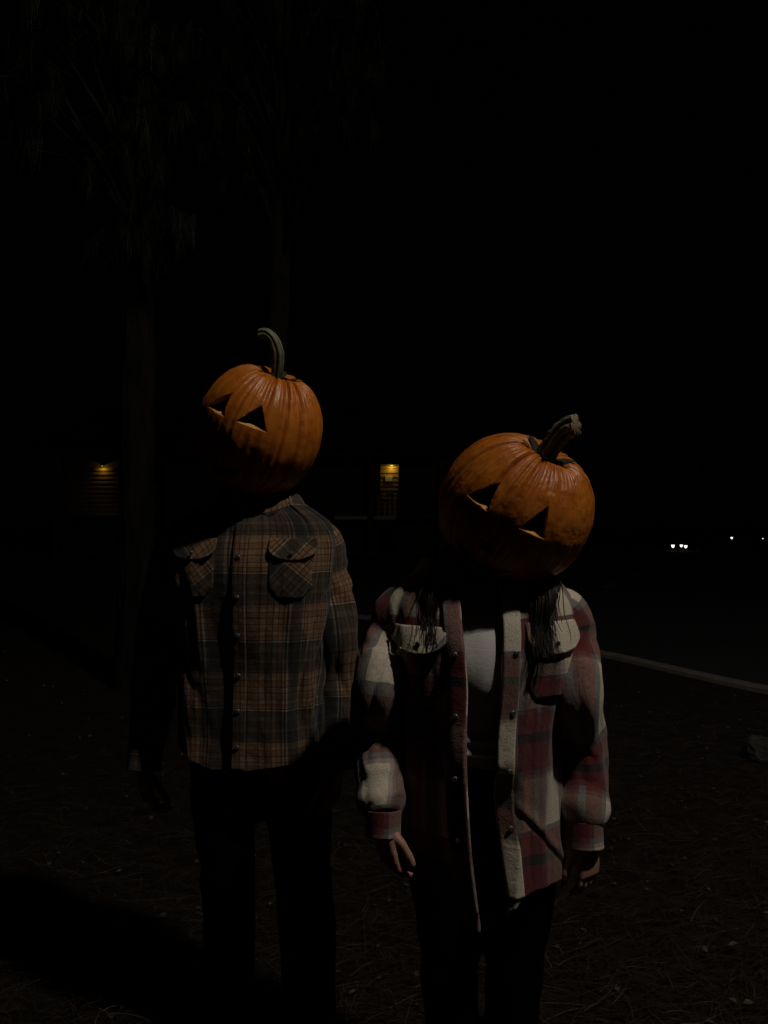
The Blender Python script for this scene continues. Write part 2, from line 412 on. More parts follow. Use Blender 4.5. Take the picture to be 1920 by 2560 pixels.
yy = 1.2 + 8.2 * RNG.random(n) ** 1.5; xx = (RNG.random(n) * 2 - 1) * (yy * .62 + .5)
ang = RNG.random(n) * 2 * np.pi; ang = np.where(RNG.random(n) < .5, RNG.normal(.1, .5, n), ang)
kx = np.array([p.x for p in inner]); ky = np.array([p.y for p in inner])
keep = yy < np.interp(xx, kx[::-1], ky[::-1]) - .06
xx, yy, ang = xx[keep], yy[keep], ang[keep]; n = len(xx)
P = np.stack([xx, yy, RNG.random(n) * .012 + .002], 1); D = np.stack([np.cos(ang), np.sin(ang), RNG.normal(0, .07, n)], 1)
V, F = needle_mesh(P, D, RNG.uniform(.05, .17, n), RNG.uniform(.0007, .0016, n), RNG.normal(0, .02, n), np.stack([RNG.random(n) * .012, RNG.normal(.002, .004, n)], 1))
o = mkobj('needle_litter', mesh(V, F, smooth=False), needle_m); tag(o, 'dry brown pine needles strewn over the soil', 'needles', kind='stuff')

# small gravel among the needles
parts = []
for _ in range(420):
    y = 1.7 + 7 * random.random() ** 1.4; x = (random.random() * 2 - 1) * (y * .58)
    if y > np.interp(x, kx[::-1], ky[::-1]) - .15: continue
    r = random.uniform(.003, .009) * (1.7 if random.random() < .06 else 1)
    v, f = ell((x, y, r * .5), (r * random.uniform(.8, 1.9), r, r * .5), 6, 4, Matrix.Rotation(random.random() * 6, 3, 'Z'))
    parts.append(([q + Vector((random.uniform(-1, 1), random.uniform(-1, 1), random.uniform(-1, 1))) * r * .3 for q in v], f))
o = mkobj('gravel', mesh(*join(parts), smooth=False), pebble_m); tag(o, 'small pale stones scattered among the needles', 'gravel', kind='stuff')

# bigger pale leaves that can be counted
lv = []; 
for j in range(7):
    t = j / 6; w = .5 * math.sin(math.pi * (t * .92 + .04)) ** .8
    for s in (-1, -.5, 0, .5, 1):
        lv.append((s * w * .55, t - .5, .12 * abs(s) * w + .06 * math.sin(t * 5)))
lf = [(j * 5 + i, j * 5 + i + 1, j * 5 + i + 6, j * 5 + i + 5) for j in range(6) for i in range(4)]
leafme = mesh(lv, lf); leafme.materials.append(leaf_m)
LEAVES = (
    (1540, 2480, 'pale dry leaf near the bottom edge, right of the trousers of the shorter person'),
    (1826, 2508, 'left one of two pale leaves side by side in the bottom right corner'),
    (1864, 2514, 'right one of two pale leaves side by side in the bottom right corner'),
    (1758, 2380, 'left one of two tilted pale leaves above the bottom right pair'),
    (1828, 2368, 'right one of two tilted pale leaves above the bottom right pair'),
    (1704, 2286, 'pale leaf alone on the needles halfway between the ring hand and the right edge'),
    (1912, 2290, 'pale leaf cut by the right edge low in the photo'),
    (1766, 1876, 'small pale leaf on the needles left of the dark rock'),
    (1622, 1785, 'small pale leaf between the kerb and the plaid sleeve of the shorter person'),
    (1525, 1966, 'small pale leaf close beside the right sleeve of the shorter person'),
    (1885, 2056, 'pale leaf on the needles below the dark rock'),
    (381, 2050, 'pale leaf on the ground below the left hand of the taller person'),
    (637, 2145, 'brown leaf seen high between the legs of the taller person'),
    (640, 2305, 'brown leaf seen low between the legs of the taller person'))
for (px, py, lab) in LEAVES:
    d = CAM_Z * FPX / (py - HOR); p = at(px, py, d)
    o = mkobj('fallen_leaf', leafme, None); o.location = (p.x, p.y, .020); k = random.uniform(.020, .036)
    o.scale = (k, k * random.uniform(.8, 1.3), k * 1.3); o.rotation_euler = (random.uniform(-.35, .35), random.uniform(-.35, .35), random.random() * 6.28)
    tag(o, lab, 'leaf', 'pale leaves scattered on the ground')

# rock at the right edge
d = CAM_Z * FPX / (1900 - HOR); p = at(1912, 1900, d)
v, f = ell((0, 0, .05), (.115, .10, .085), 22, 14)
v = [q + q.normalized() * .028 * fbm(q.x * 11, q.y * 11, q.z * 11 + 4, 3) for q in v]
o = mkobj('rock', mesh(v, f, smooth=False), rock_m); o.location = (p.x, p.y + .05, 0)
tag(o, 'dark rough rock on the needle litter by the right edge', 'rock')

# ------------------------------------------------------------------ pine trees
def trunk_mesh(path, r0, r1, ht, seed):
    nu, nv = 72, 260
    def fn(u, v):
        c = catmull(path, v); a = 2 * math.pi * u; z = v * ht
        r = r0 + (r1 - r0) * v + .08 * math.exp(-z / .25)
        k = fbm(math.cos(a) * 3.2 + seed, math.sin(a) * 3.2, z * 1.3, 4)
        ridge = 1 - abs(mnoise.noise(Vector((math.cos(a) * 4.6 + seed, math.sin(a) * 4.6, z * 2.0)))) * 2.6
        r *= 1 + .06 * k - .20 * max(0, ridge - .45)
        return (c.x + r * math.cos(a), c.y + r * math.sin(a), c.z)
    return loft(fn, nu, nv, True)

def needles_burst(c, axis, n, length, seed):
    r = np.random.default_rng(seed)
    th = r.random(n) * 2 * np.pi; sp = r.uniform(.15, 1.25, n)
    a = np.array(axis.normalized()); b = np.cross(a, [0, 0, 1.0] if abs(a[2]) < .9 else [1.0, 0, 0]); b /= np.linalg.norm(b); cc = np.cross(a, b)
    D = a * np.cos(sp)[:, None] + (b * np.cos(th)[:, None] + cc * np.sin(th)[:, None]) * np.sin(sp)[:, None]
    D[:, 2] -= r.uniform(.1, .7, n); D /= np.linalg.norm(D, axis=1)[:, None]
    P = np.array(c) - a * (r.random(n) * .16)[:, None]
    Lg = length * r.uniform(.6, 1.1, n)
    return needle_mesh(P, D, Lg, r.uniform(.0012, .0022, n), r.normal(0, .02, n), np.stack([r.random(n) * .02, -.35 * Lg * r.random(n)], 1))

def pine(name, label, base, path, r0, r1, ht, clusters, seed, nn=130, ln=.26):
    root = empty(name, base); tag(root, label, 'tree', 'pine trees')
    v, f, uv = trunk_mesh(path, r0, r1, ht, seed); mkobj('trunk', mesh(v, f, uv), bark_m, root)
    Vs = []; Fs = []; off = 0; rr = random.Random(seed)
    main = []
    for i, (c, ax) in enumerate(clusters):
        for q in range(5):                                # each tuft sits on a twig with smaller tufts round it
            cc = c + (Vector((rr.gauss(0, .14), rr.gauss(0, .14), rr.gauss(0, .13))) if q else Vector((0, 0, 0)))
            ax2 = (ax + Vector((rr.gauss(0, .5), rr.gauss(0, .5), rr.gauss(0, .4)))).normalized()
            V, F = needles_burst(cc, ax2, nn, ln, seed * 997 + i * 7 + q); Vs.append(V); Fs.append(F + off); off += len(V)
            if q: main.append(tube([c - ax * .22, c.lerp(cc, .6) - ax2 * .1, cc], [.006, .004, .003], 5))
        tz = min(max(c.z - .15 + rr.uniform(-.2, .5), base[2] + 2.2), path[-1].z - .1)
        k = (tz - path[0].z) / (path[-1].z - path[0].z); t = catmull(path, k)
        mid = t.lerp(c, .55) + Vector((0, 0, .22))
        br = tube([t, t.lerp(mid, .5) + Vector((0, 0, .06)), mid, c - ax * .2, c], [.028, .022, .016, .009, .005], 7)
        mkobj('branch', mesh(*br), bark_m, root)
    mkobj('twigs', mesh(*join(main)), bark_m, root)['kind'] = 'stuff'
    o = mkobj('crown', mesh(np.concatenate(Vs), np.concatenate(Fs), smooth=False), leafg_m, root); o['kind'] = 'stuff'
    return root

cl = []
rr = random.Random(3)
for (px, py, dd) in ((935, 130, 7.0), (905, 205, 7.0), (880, 225, 7.1), (860, 150, 7.4), (905, 10, 6.9), (860, -30, 7.4), (790, 290, 8.2), (760, 350, 8.4), (690, 330, 8.6), (520, 195, 8.0), (500, 235, 7.8), (575, 270, 8.0), (560, 330, 8.2), (600, 120, 8.2), (545, 90, 8.0), (640, 210, 8.6), (700, 120, 8.5), (760, 160, 8.4), (660, 30, 8.4), (780, 40, 8.1), (610, 400, 8.8), (720, 440, 8.9), (560, 0, 8.2), (770, 390, 8.6), (830, 90, 8.2), (640, 465, 9.0), (450, 60, 8.4), (660, -120, 8.4), (760, -160, 8.2), (900, -140, 7.9), (520, -140, 8.3)):
    c = at(px, py, dd); a = Vector((c.x + 1.22, (c.y - 9) * .8, .1)); a = a.normalized() if a.length > .05 else Vector((0, -1, 0))
    cl.append((c, (a + Vector((0, 0, -.25))).normalized()))
pa = [at(655, 1760, 9.0), at(668, 1250, 9.0), at(692, 880, 9.0), at(702, 500, 9.0), at(700, 100, 9.0), at(690, -500, 9.0)]
pa = [Vector((q.x, 9.0, z)) for q, z in zip(pa, (0, 1.7, 3.5, 5.3, 7.3, 10.2))]
pa[0].z = -.1
pine('pine_tree', 'slim pine trunk with drooping needles rising behind the taller person', (pa[0].x, 9.0, 0), pa, .155, .085, 10.2, cl, 5)
cl = []
for (px, py, dd) in ((330, 160, 6.6), (270, 90, 6.2), (90, 220, 6.0), (160, 60, 6.0), (60, 290, 6.1), (20, 370, 6.3), (220, 220, 6.4), (200, -40, 6.2), (300, 330, 5.9), (390, 420, 5.8), (330, 480, 5.7), (380, 250, 5.9), (345, 60, 5.9), (400, 120, 6.0), (290, 560, 5.9), (370, 590, 5.8), (345, 360, 5.6), (60, 60, 6.0), (-40, 180, 6.0), (330, -20, 6.5), (40, -120, 6.2)):  # tufts in front of the upper trunk are added to shade and cover it
    c = at(px, py, dd); cl.append((c, Vector(((c.x + 2.2) * .8 + .01, -.5, -.25)).normalized()))
pb = [Vector((-2.19, 6.5, -.1)), Vector((-2.17, 6.5, 1.6)), Vector((-2.17, 6.5, 3.2)), Vector((-2.24, 6.52, 4.8)), Vector((-2.3, 6.55, 6.6)), Vector((-2.36, 6.6, 9.6))]
pine('pine_tree', 'thick rough barked pine trunk at the left beside the taller person', (-2.19, 6.5, 0), pb, .165, .10, 9.7, cl, 11, nn=110)
cl = []
bx, by = at(1760, 1300, 26.0).x, 26.0
for (px, py) in ((1795, 1090), (1780, 1100), (1762, 1115), (1745, 1125), (1750, 1150), (1770, 1160), (1790, 1150), (1760, 1185), (1738, 1180), (1785, 1190)):
    c = at(px, py, 25.5); cl.append((c, Vector((c.x - bx, -.3, .2)).normalized()))
pc = [Vector((bx, by, z)) for z in (-.13, 1.2, 2.2, 3.0, 3.8, 4.6)]
pine('pine_tree', 'small far pine beyond the car park above the two single lights', (bx, by, -.13), pc, .12, .04, 4.7, cl, 21, nn=90, ln=.3)

# ------------------------------------------------------------------ cabin far behind, with its two porch lights
CB = empty('cabin', (-6.0, 35, -.13)); tag(CB, 'dark timber cabin across the car park with two yellow porch lights', 'building')
YW = 34.0
zw = lambda py, d=YW: CAM_Z + (HOR - py) / FPX * d
xw = lambda px, d=YW: (px - 960) / FPX * d
deck_z = zw(1290); ceil_z = zw(1160)
ax0, ax1 = xw(951), xw(997)                              # recessed entry
def cpart(name, v, f, m, smooth=False): return mkobj(name, mesh(v, f, smooth=smooth), m, CB)
cpart('wall', *join([box(xw(130), ax0 - .001, YW + .1, YW + .3, -.13, ceil_z + 1.2), box(ax1 + .001, xw(1120), YW + .1, YW + .3, -.13, ceil_z + 1.2), box(ax0, ax1, YW + .1, YW + 1.4, ceil_z, ceil_z + 1.2), box(ax0 - .2, ax0, YW + .31, YW + 1.4, deck_z, ceil_z), box(ax1, ax1 + .2, YW + .31, YW + 1.4, deck_z, ceil_z)]), darkwood)
cpart('porch_deck', *box(xw(130), xw(1120), YW - 2.4, YW + 1.4, deck_z - .12, deck_z), darkwood)
cpart('skirting_board', *box(xw(845), xw(921), YW - 2.44, YW - 2.4, deck_z - .17, deck_z - .01), trim_m)
cpart('skirting_board', *box(xw(937), xw(987), YW - 2.44, YW - 2.4, deck_z - .17, deck_z - .01), trim_m)
bh = .205
k = 0
z = deck_z + .003
while z < ceil_z - .02:                                   # lap boards in the entry, each tilted
    z1 = min(z + bh - .006, ceil_z - .003)
    v = [(ax0 + .003, YW + 1.10, z), (ax1 - .003, YW + 1.10, z), (ax1 - .003, YW + 1.145, z1), (ax0 + .003, YW + 1.145, z1), (ax0 + .003, YW + 1.2, z), (ax1 - .003, YW + 1.2, z), (ax1 - .003, YW + 1.2, z1), (ax0 + .003, YW + 1.2, z1)]
    cpart('board', v, [(0, 1, 2, 3), (4, 7, 6, 5), (0, 4, 5, 1), (3, 2, 6, 7), (0, 3, 7, 4), (1, 5, 6, 2)], board_m); z += bh
lx = xw(257)
for k in range(13):                                      # log courses lit by the left lamp
    z0 = zw(1168) - .02 - (k + 1) * bh; v, f = [], []
    for x in (lx - 1.6, lx + 1.6):
        for a in range(7):
            t = math.pi * a / 6; v.append((x, YW + .1 - .05 * math.sin(t), z0 + bh / 2 - math.cos(t) * bh * .485))
    f = [(a, a + 1, a + 8, a + 7) for a in range(6)] + [tuple(range(6, -1, -1)), tuple(range(7, 14))]
    cpart('board', v, f, board_m, True)
rf = cpart('roof', [(xw(110), YW - 2.9, ceil_z + .25), (xw(1140), YW - 2.9, ceil_z + .25), (xw(1140), YW + 6, ceil_z + 3.6), (xw(110), YW + 6, ceil_z + 3.6), (xw(110), YW - 2.9, ceil_z + .1), (xw(1140), YW - 2.9, ceil_z + .1), (xw(1140), YW + 6, ceil_z + 3.4), (xw(110), YW + 6, ceil_z + 3.4)], [(0, 1, 2, 3), (4, 7, 6, 5), (0, 4, 5, 1), (3, 2, 6, 7), (0, 3, 7, 4), (1, 5, 6, 2)], roof_m)
for px in (140, 420, 700, 928, 1105):
    cpart('porch_post', *box(xw(px, YW - 2.3) - .12, xw(px, YW - 2.3) + .12, YW - 2.39, YW - 2.15, deck_z + .002, ceil_z + .28), darkwood)
    cpart('deck_pier', *box(xw(px, YW - 2.3) - .15, xw(px, YW - 2.3) + .15, YW - 2.38, YW - 2.08, -.13, deck_z - .122), darkwood)
cpart('rail', *box(xw(940), xw(1100), YW - 2.3, YW - 2.24, zw(1232, YW - 2.3), zw(1228, YW - 2.3)), darkwood)
for i in range(13):
    x = xw(942 + i * 13, YW - 2.3); cpart('baluster', *box(x - .02, x + .02, YW - 2.29, YW - 2.25, deck_z + .002, zw(1232, YW - 2.3) - .002), darkwood)
# notice on the entry wall
d = YW + 1.09
nt_ = mkobj('notice_board', mesh(*box(xw(963, d), xw(981, d), d - .03, d - .002, zw(1203, d), zw(1188.5, d)), smooth=False), paper_m); tag(nt_, 'small pale notice fixed to the lit boards of the cabin entry', 'sign')
# porch furniture glints: a small table with a pale top and a chair
tb = empty('porch_table', (xw(972, 32.6), 32.6, deck_z)); tag(tb, 'small pale table standing below the notice on the cabin porch', 'table')
zt = zw(1237, 32.6)
mkobj('tabletop', mesh(*box(xw(966, 32.6), xw(981, 32.6), 32.45, 32.85, zt - .02, zt + .09), smooth=False), paper_m, tb)
for sx in (967.5, 979.5):
    for yy_ in (32.5, 32.8):
        mkobj('leg', mesh(*box(xw(sx, 32.6) - .02, xw(sx, 32.6) + .02, yy_ - .02, yy_ + .02, deck_z + .002, zt - .022), smooth=False), darkwood, tb)
ch = empty('porch_chair', (xw(957, 32.4), 32.4, deck_z)); tag(ch, 'upright wooden chair on the cabin porch left of the small table', 'chair')
cx_ = xw(957, 32.4)
mkobj('seat', mesh(*box(cx_ - .22, cx_ + .22, 32.2, 32.6, deck_z + .42, deck_z + .46), smooth=False), board_m, ch)
mkobj('backrest', mesh(*box(cx_ - .22, cx_ - .18, 32.2, 32.6, deck_z + .462, deck_z + .98), smooth=False), board_m, ch)
for sx in (-.19, .19):
    for sy in (-.17, .17):
        mkobj('leg', mesh(*box(cx_ + sx - .02, cx_ + sx + .02, 32.4 + sy - .02, 32.4 + sy + .02, deck_z + .002, deck_z + .418), smooth=False), board_m, ch)

def point(name, loc, power, col, r, parent):
    l = bpy.data.lights.new(name, 'POINT'); l.energy = power; l.color = col; l.shadow_soft_size = r
    o = bpy.data.objects.new(name, l); COL.objects.link(o); o.parent = parent; o.matrix_parent_inverse = world_of(parent).inverted(); o.location = loc
    return o
def porch_light(loc, label, power, wall_y):
    r = empty('porch_light', loc); tag(r, label, 'lamp', 'porch lights on the cabin')
    x, y, z = loc
    mkobj('shade', mesh(*tube([(x, y, z + .18), (x, y, z + .14), (x, y, z + .03), (x, y, z + .025)], [.03, .07, .12, .115], 16)), blackmetal, r)
    mkobj('bracket', mesh(*tube([(x, wall_y, z + .2), (x, (y + wall_y) / 2, z + .22), (x, y, z + .17)], [.015, .015, .015], 6)), blackmetal, r)
    mkobj('bulb', mesh(*ell((x, y, z + .06), (.035, .035, .042), 10, 8)), porchglow, r)
    point('bulb_light', (x, y, z - .05), power, (1, .64, .075), .03, r)
porch_light((xw(979, YW + .95), YW + .93, zw(1166, YW + .95) + .02), 'yellow porch light in the cabin entry above the notice', 6.5, YW + 1.1)
porch_light((lx, YW - .10, zw(1168) + .03), 'warm porch light on the cabin wall left of the thick pine', 2.6, YW + .1)

# ------------------------------------------------------------------ path lights across the car park
def path_light(px, pyb, d, sc, label, half=False):
    p = at(px, pyb, d); r = empty('path_light', (p.x, p.y, -.13)); tag(r, label, 'lamp', 'path lights across the car park')
    z = -.13
    mkobj('stake', mesh(*tube([(p.x, p.y, z), (p.x, p.y, z + .14 * sc)], [.014 * sc] * 2, 8)), trim_m, r)
    mkobj('lens', mesh(*tube([(p.x, p.y, z + .14 * sc), (p.x, p.y, z + .15 * sc), (p.x, p.y, z + .27 * sc), (p.x, p.y, z + .28 * sc)], [.03 * sc, .05 * sc, .085 * sc, .085 * sc], 12)), pathglow, r)
    mkobj('cap', mesh(*tube([(p.x, p.y, z + .282 * sc), (p.x, p.y, z + .30 * sc), (p.x, p.y, z + .33 * sc)], [.12 * sc, .11 * sc, .03 * sc], 12)), blackmetal, r)
    return r
dist = lambda py: (CAM_Z + .13) * FPX / (py - HOR)
path_light(1682, 1376, dist(1376), 1.05, 'white path light standing leftmost in the close row of three')
path_light(1703, 1374, dist(1374), .95, 'white path light in the middle of the close row of three')
path_light(1714, 1377, dist(1377), 1.0, 'white path light standing rightmost in the close row of three')
path_light(1829, 1352, dist(1352), 1.0, 'single white path light under the far pine')
path_light(1907, 1350, dist(1350), .5, 'faint white path light nearest the right edge')

# ------------------------------------------------------------------ the street lamp they stand under (its light is what shows)
sl = empty('street_lamp', (LAMP.x, LAMP.y, 0)); tag(sl, 'globe street lamp on a slim black post lighting the two people', 'lamp')
mkobj('pole', mesh(*tube([(LAMP.x, LAMP.y, 0), (LAMP.x, LAMP.y, .3), (LAMP.x, LAMP.y, .32), (LAMP.x, LAMP.y, LAMP.z - .14)], [.09, .08, .05, .035], 14)), blackmetal, sl)
mkobj('collar', mesh(*tube([(LAMP.x, LAMP.y, LAMP.z - .14), (LAMP.x, LAMP.y, LAMP.z - .095)], [.05, .06], 14)), blackmetal, sl)
mkobj('globe', mesh(*ell(LAMP, (.1, .1, .1), 12, 8)), lampglow, sl)

# ------------------------------------------------------------------ pumpkins
def make_pumpkin(label, C, Rr, H, yaw, tilt, roll, slope, eyes, stem, seed, nose, mouth):
    root = empty('carved_pumpkin', C); tag(root, label, 'pumpkin', 'carved pumpkins worn over heads')
    M = Matrix.Rotation(math.radians(roll), 4, 'Y') @ Matrix.Rotation(math.radians(tilt), 4, 'X') @ Matrix.Rotation(math.radians(yaw), 4, 'Z')
    root.rotation_euler = M.to_euler()
    rr = random.Random(seed)
    ribs = []; a = rr.random()
    while a < 2 * math.pi + .0:
        ribs.append((a, rr.uniform(.25, 1.3), rr.uniform(.022, .05))); a += rr.uniform(.10, .26) if seed == 3 else rr.uniform(.10, .21)
    fine = [(rr.random() * 2 * math.pi, rr.uniform(.2, .5), rr.uniform(.015, .03)) for _ in range(70)]
    def groove(ph):
        g = 0
        for a, d, w in ribs + fine:
            dx = abs((ph - a + math.pi) % (2 * math.pi) - math.pi)
            if dx < w * 4: g = max(g, d * math.exp(-(dx / w) ** 2 * .5))
        return g
    gtab = [groove(2 * math.pi * i / 360) for i in range(360)]
    def surf(th, ph, k=1.0):
        s = math.sin(th); c = math.cos(th)
        rho = Rr * s ** .94 if s > 0 else 0
        z = H * c
        z -= .038 * math.exp(-(th / .30) ** 2) - .0; z += .035 * math.exp(-((math.pi - th) / .4) ** 2)
        g = gtab[int(round(ph / (2 * math.pi) * 360)) % 360]
        near = math.exp(-((th - .55) / .5) ** 2)
        wob = 1 + .018 * fbm(math.cos(ph) * 1.4 + seed, math.sin(ph) * 1.4, c * 1.3, 2) + .006 * fbm(math.cos(ph) * 5 + seed, math.sin(ph) * 5, c * 4, 2)
        bow = 1 + .010 * math.cos(ph * len(ribs) / 2)
        f = (1 - g * (.022 + .03 * near) * min(1, s * 2.6)) * wob
        if k < 1: f = k
        return Vector((rho * f * math.cos(ph), rho * f * math.sin(ph), z * (f if k == 1 else k)))
    nu, nv = 360, 130
    V = []; F = []
    for j in range(nv + 1):
        th = math.pi * (.004 + .992 * j / nv)
        for i in range(nu): V.append(surf(th, 2 * math.pi * i / nu))
    for j in range(nv):
        for i in range(nu):
            F.append((j * nu + i, (j + 1) * nu + i, (j + 1) * nu + (i + 1) % nu, j * nu + (i + 1) % nu))
    F.append(tuple(range(nu))); F.append(tuple(reversed(range(nv * nu, nv * nu + nu))))
    T = .021
    kin = 1 - T / Rr
    iu, iv = 64, 36; o = len(V)
    for j in range(iv + 1):
        th = math.pi * (.02 + .96 * j / iv)
        for i in range(iu): V.append(surf(th, 2 * math.pi * i / iu, kin * .985))
    for j in range(iv):
        for i in range(iu):
            F.append((o + j * iu + i, o + j * iu + (i + 1) % iu, o + (j + 1) * iu + (i + 1) % iu, o + (j + 1) * iu + i))
    F.append(tuple(reversed(range(o, o + iu)))); F.append(tuple(range(o + iv * iu, o + iv * iu + iu)))
    body = mesh(V, F)
    # cutters: knife cuts run level, straight into the shell
    cut = []
    def prism(poly, az):
        ca, sa = math.cos(az), math.sin(az)              # az measured from the face (-y) toward +x
        out = Vector((sa, -ca, 0)); lat = Vector((ca, sa, 0))
        n = len(poly); v = []
        for dist_ in (Rr * .62, Rr * 1.25):
            for (x, z) in poly: v.append(out * dist_ + lat * x + Vector((0, 0, z - slope * (dist_ - Rr) * (1 if z == min(q[1] for q in poly) else 0))))
        f = [tuple(range(n)), tuple(reversed(range(n, 2 * n)))] + [(i, i + n, (i + 1) % n + n, (i + 1) % n) for i in range(n)]
        f = [tuple(reversed(q)) for q in f]
        cut.append((v, f))
    for az, poly in eyes: prism(poly, az)
    prism(nose, 0)
    for az, poly in mouth: prism(poly, az)
    v, f = tube([(0, 0, -H * 1.3), (0, 0, -H * .55)], [Rr * .52, Rr * .5], 40); cut.append((v, f))
    bo = bpy.data.objects.new('tmp_b', body); COL.objects.link(bo); tmp = [bo]
    for v, f in cut:
        cm = mesh(v, f, smooth=False)
        import bmesh
        bm = bmesh.new(); bm.from_mesh(cm); bmesh.ops.recalc_face_normals(bm, faces=bm.faces); bm.to_mesh(cm); bm.free()
        co = bpy.data.objects.new('tmp_c', cm); COL.objects.link(co); tmp.append(co)
        md = bo.modifiers.new('cut', 'BOOLEAN'); md.operation = 'DIFFERENCE'; md.object = co; md.solver = 'EXACT'
    dg = bpy.context.evaluated_depsgraph_get(); dg.update()
    me = bpy.data.meshes.new_from_object(bo.evaluated_get(dg))
    for t_ in tmp: bpy.data.objects.remove(t_)
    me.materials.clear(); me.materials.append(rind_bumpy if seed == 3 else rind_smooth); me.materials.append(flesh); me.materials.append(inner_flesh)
    # groove depth as an attribute; classify rind / cut flesh / inside
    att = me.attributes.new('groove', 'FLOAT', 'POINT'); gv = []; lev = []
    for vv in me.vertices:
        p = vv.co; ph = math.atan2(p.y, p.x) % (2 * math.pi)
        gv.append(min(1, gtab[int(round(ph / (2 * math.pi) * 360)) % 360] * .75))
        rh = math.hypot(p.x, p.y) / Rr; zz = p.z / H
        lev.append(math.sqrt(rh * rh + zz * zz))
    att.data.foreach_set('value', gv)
    big = []
    for p in me.polygons:
        c = p.center; r_ = p.normal.dot(Vector((c.x / Rr ** 2, c.y / Rr ** 2, c.z / H ** 2)).normalized())
        lo = min(lev[i] for i in p.vertices); hi = max(lev[i] for i in p.vertices)
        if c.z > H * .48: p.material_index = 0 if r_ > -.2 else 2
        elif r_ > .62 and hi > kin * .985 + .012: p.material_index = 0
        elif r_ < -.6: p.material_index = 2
        else: p.material_index = 1; p.use_smooth = False
    rind_o = bpy.data.objects.new('shell', me); COL.objects.link(rind_o); rind_o.parent = root
    # stem
    pts, rad, nr, flare = stem
    pts = [Vector(p) for p in pts]; nu, nv = 96, 60; V = []; G = []; A = []; F = []
    prev = None
    for j in range(nv + 1):
        t = j / nv; p = catmull(pts, t); tg = (catmull(pts, min(1, t + .02)) - catmull(pts, max(0, t - .02))).normalized()
        a_ = (Vector((1, 0, 0)) if prev is None else prev); a_ = (a_ - tg * a_.dot(tg)).normalized(); prev = a_; b_ = tg.cross(a_)
        r0 = lerp_tab(rad, t)[0]
        for i in range(nu):
            an = 2 * math.pi * i / nu
            cr = math.cos(nr * an + 1.2 * t + .4 * math.sin(an))
            rg = abs(math.sin((nr * an + 1.2 * t + .4 * math.sin(an)) / 2))
            fl = 1 + flare * max(0, 1 - t / .17) ** 2 * (.32 + .68 * rg ** 4)
            r = r0 * fl * (.70 + .34 * rg ** .7) * (1 + .05 * fbm(math.cos(an) * 2 + seed, math.sin(an) * 2, t * 7, 2) + .06 * fbm(math.cos(an) * 5 + seed, math.sin(an) * 5, t * 16, 2))
            q = p + a_ * (r * math.cos(an)) + b_ * (r * math.sin(an))
            if t < .2:                                    # the star-shaped foot lies on the shoulder of the dimple
                rho = min(Rr * .9, math.hypot(q.x, q.y)); th = math.asin((rho / Rr) ** (1 / .94)); zs = H * math.cos(th) - .038 * math.exp(-(th / .30) ** 2)
                q.z = max(q.z, zs + .004 * (1 - t / .2) - .006 * (1 - rg))
            V.append(q)
            G.append((1 - rg) ** 1.3); A.append(t)
    for j in range(nv):
        for i in range(nu): F.append((j * nu + i, j * nu + (i + 1) % nu, (j + 1) * nu + (i + 1) % nu, (j + 1) * nu + i))
    c0 = len(V); V.append(catmull(pts, 1) - (catmull(pts, 1) - catmull(pts, .95)).normalized() * .003); G.append(.4); A.append(1)
    for i in range(nu): F.append((c0, nv * nu + i, nv * nu + (i + 1) % nu))
    sm = mesh(V, F); 
    for nm, dat in (('groove', G), ('along', A)):
        q = sm.attributes.new(nm, 'FLOAT', 'POINT'); q.data.foreach_set('value', dat)
    sm.materials.append(stem_m); so = bpy.data.objects.new('stem', sm); COL.objects.link(so); so.parent = root
    return root

def tri(b, h, z, dx=0): return [(-b / 2, z), (b / 2, z), (dx, z + h)]
def grin(w, z, h, n):
    up = []; lo = []
    for i in range(n + 1):
        t = i / n - .5; x = t * w; c = z + (abs(t) * 2) ** 2 * h * .9
        up.append((x, c + h * (.42 if i % 2 else .75))); lo.append((x, c - h * (.2 if i % 2 else .5)))
    up[0] = lo[0] = (-w / 2, z + h * 1.3); up[-1] = lo[-1] = (w / 2, z + h * 1.3)
    return lo + list(reversed(up[1:-1]))

dW = 1.61
make_pumpkin('broad squat carved pumpkin with a thick stem tilted to the right, on the shorter person', at(1287, 1270, dW), .168, .163, -11.8, 25, 27, .08,
    [(-math.radians(22), tri(.056, .060, .021, .012)), (math.radians(22), tri(.056, .060, .025, .008))],
    ([(0, 0, .116), (-.001, .0, .130), (-.001, .002, .152), (.002, .004, .184), (.009, .004, .207), (.022, .0, .221)], [(0, .028), (.15, .0245), (.45, .0225), (.75, .023), (1, .0255)], 6, 1.3), 3,
    tri(.034, .034, -.055), [(0, grin(.13, -.108, .026, 6))])
dM = 2.0
make_pumpkin('tall narrow carved pumpkin with a long thin curled stem, on the taller person', at(648, 1077, dM), .169, .184, -16, 15, 21, .10,
    [(-math.radians(20), tri(.074, .060, .034, .020)), (math.radians(20), tri(.080, .058, .036, .006))],
    ([(0, 0, .138), (-.003, 0, .155), (-.009, -.002, .185), (-.018, -.004, .215), (-.040, -.006, .241), (-.066, -.006, .250), (-.084, -.006, .243)], [(0, .022), (.12, .0170), (.5, .0155), (.85, .0125), (1, .0135)], 5, 2.0), 8,
    tri(.032, .034, -.030), [(0, grin(.10, -.112, .026, 5))])

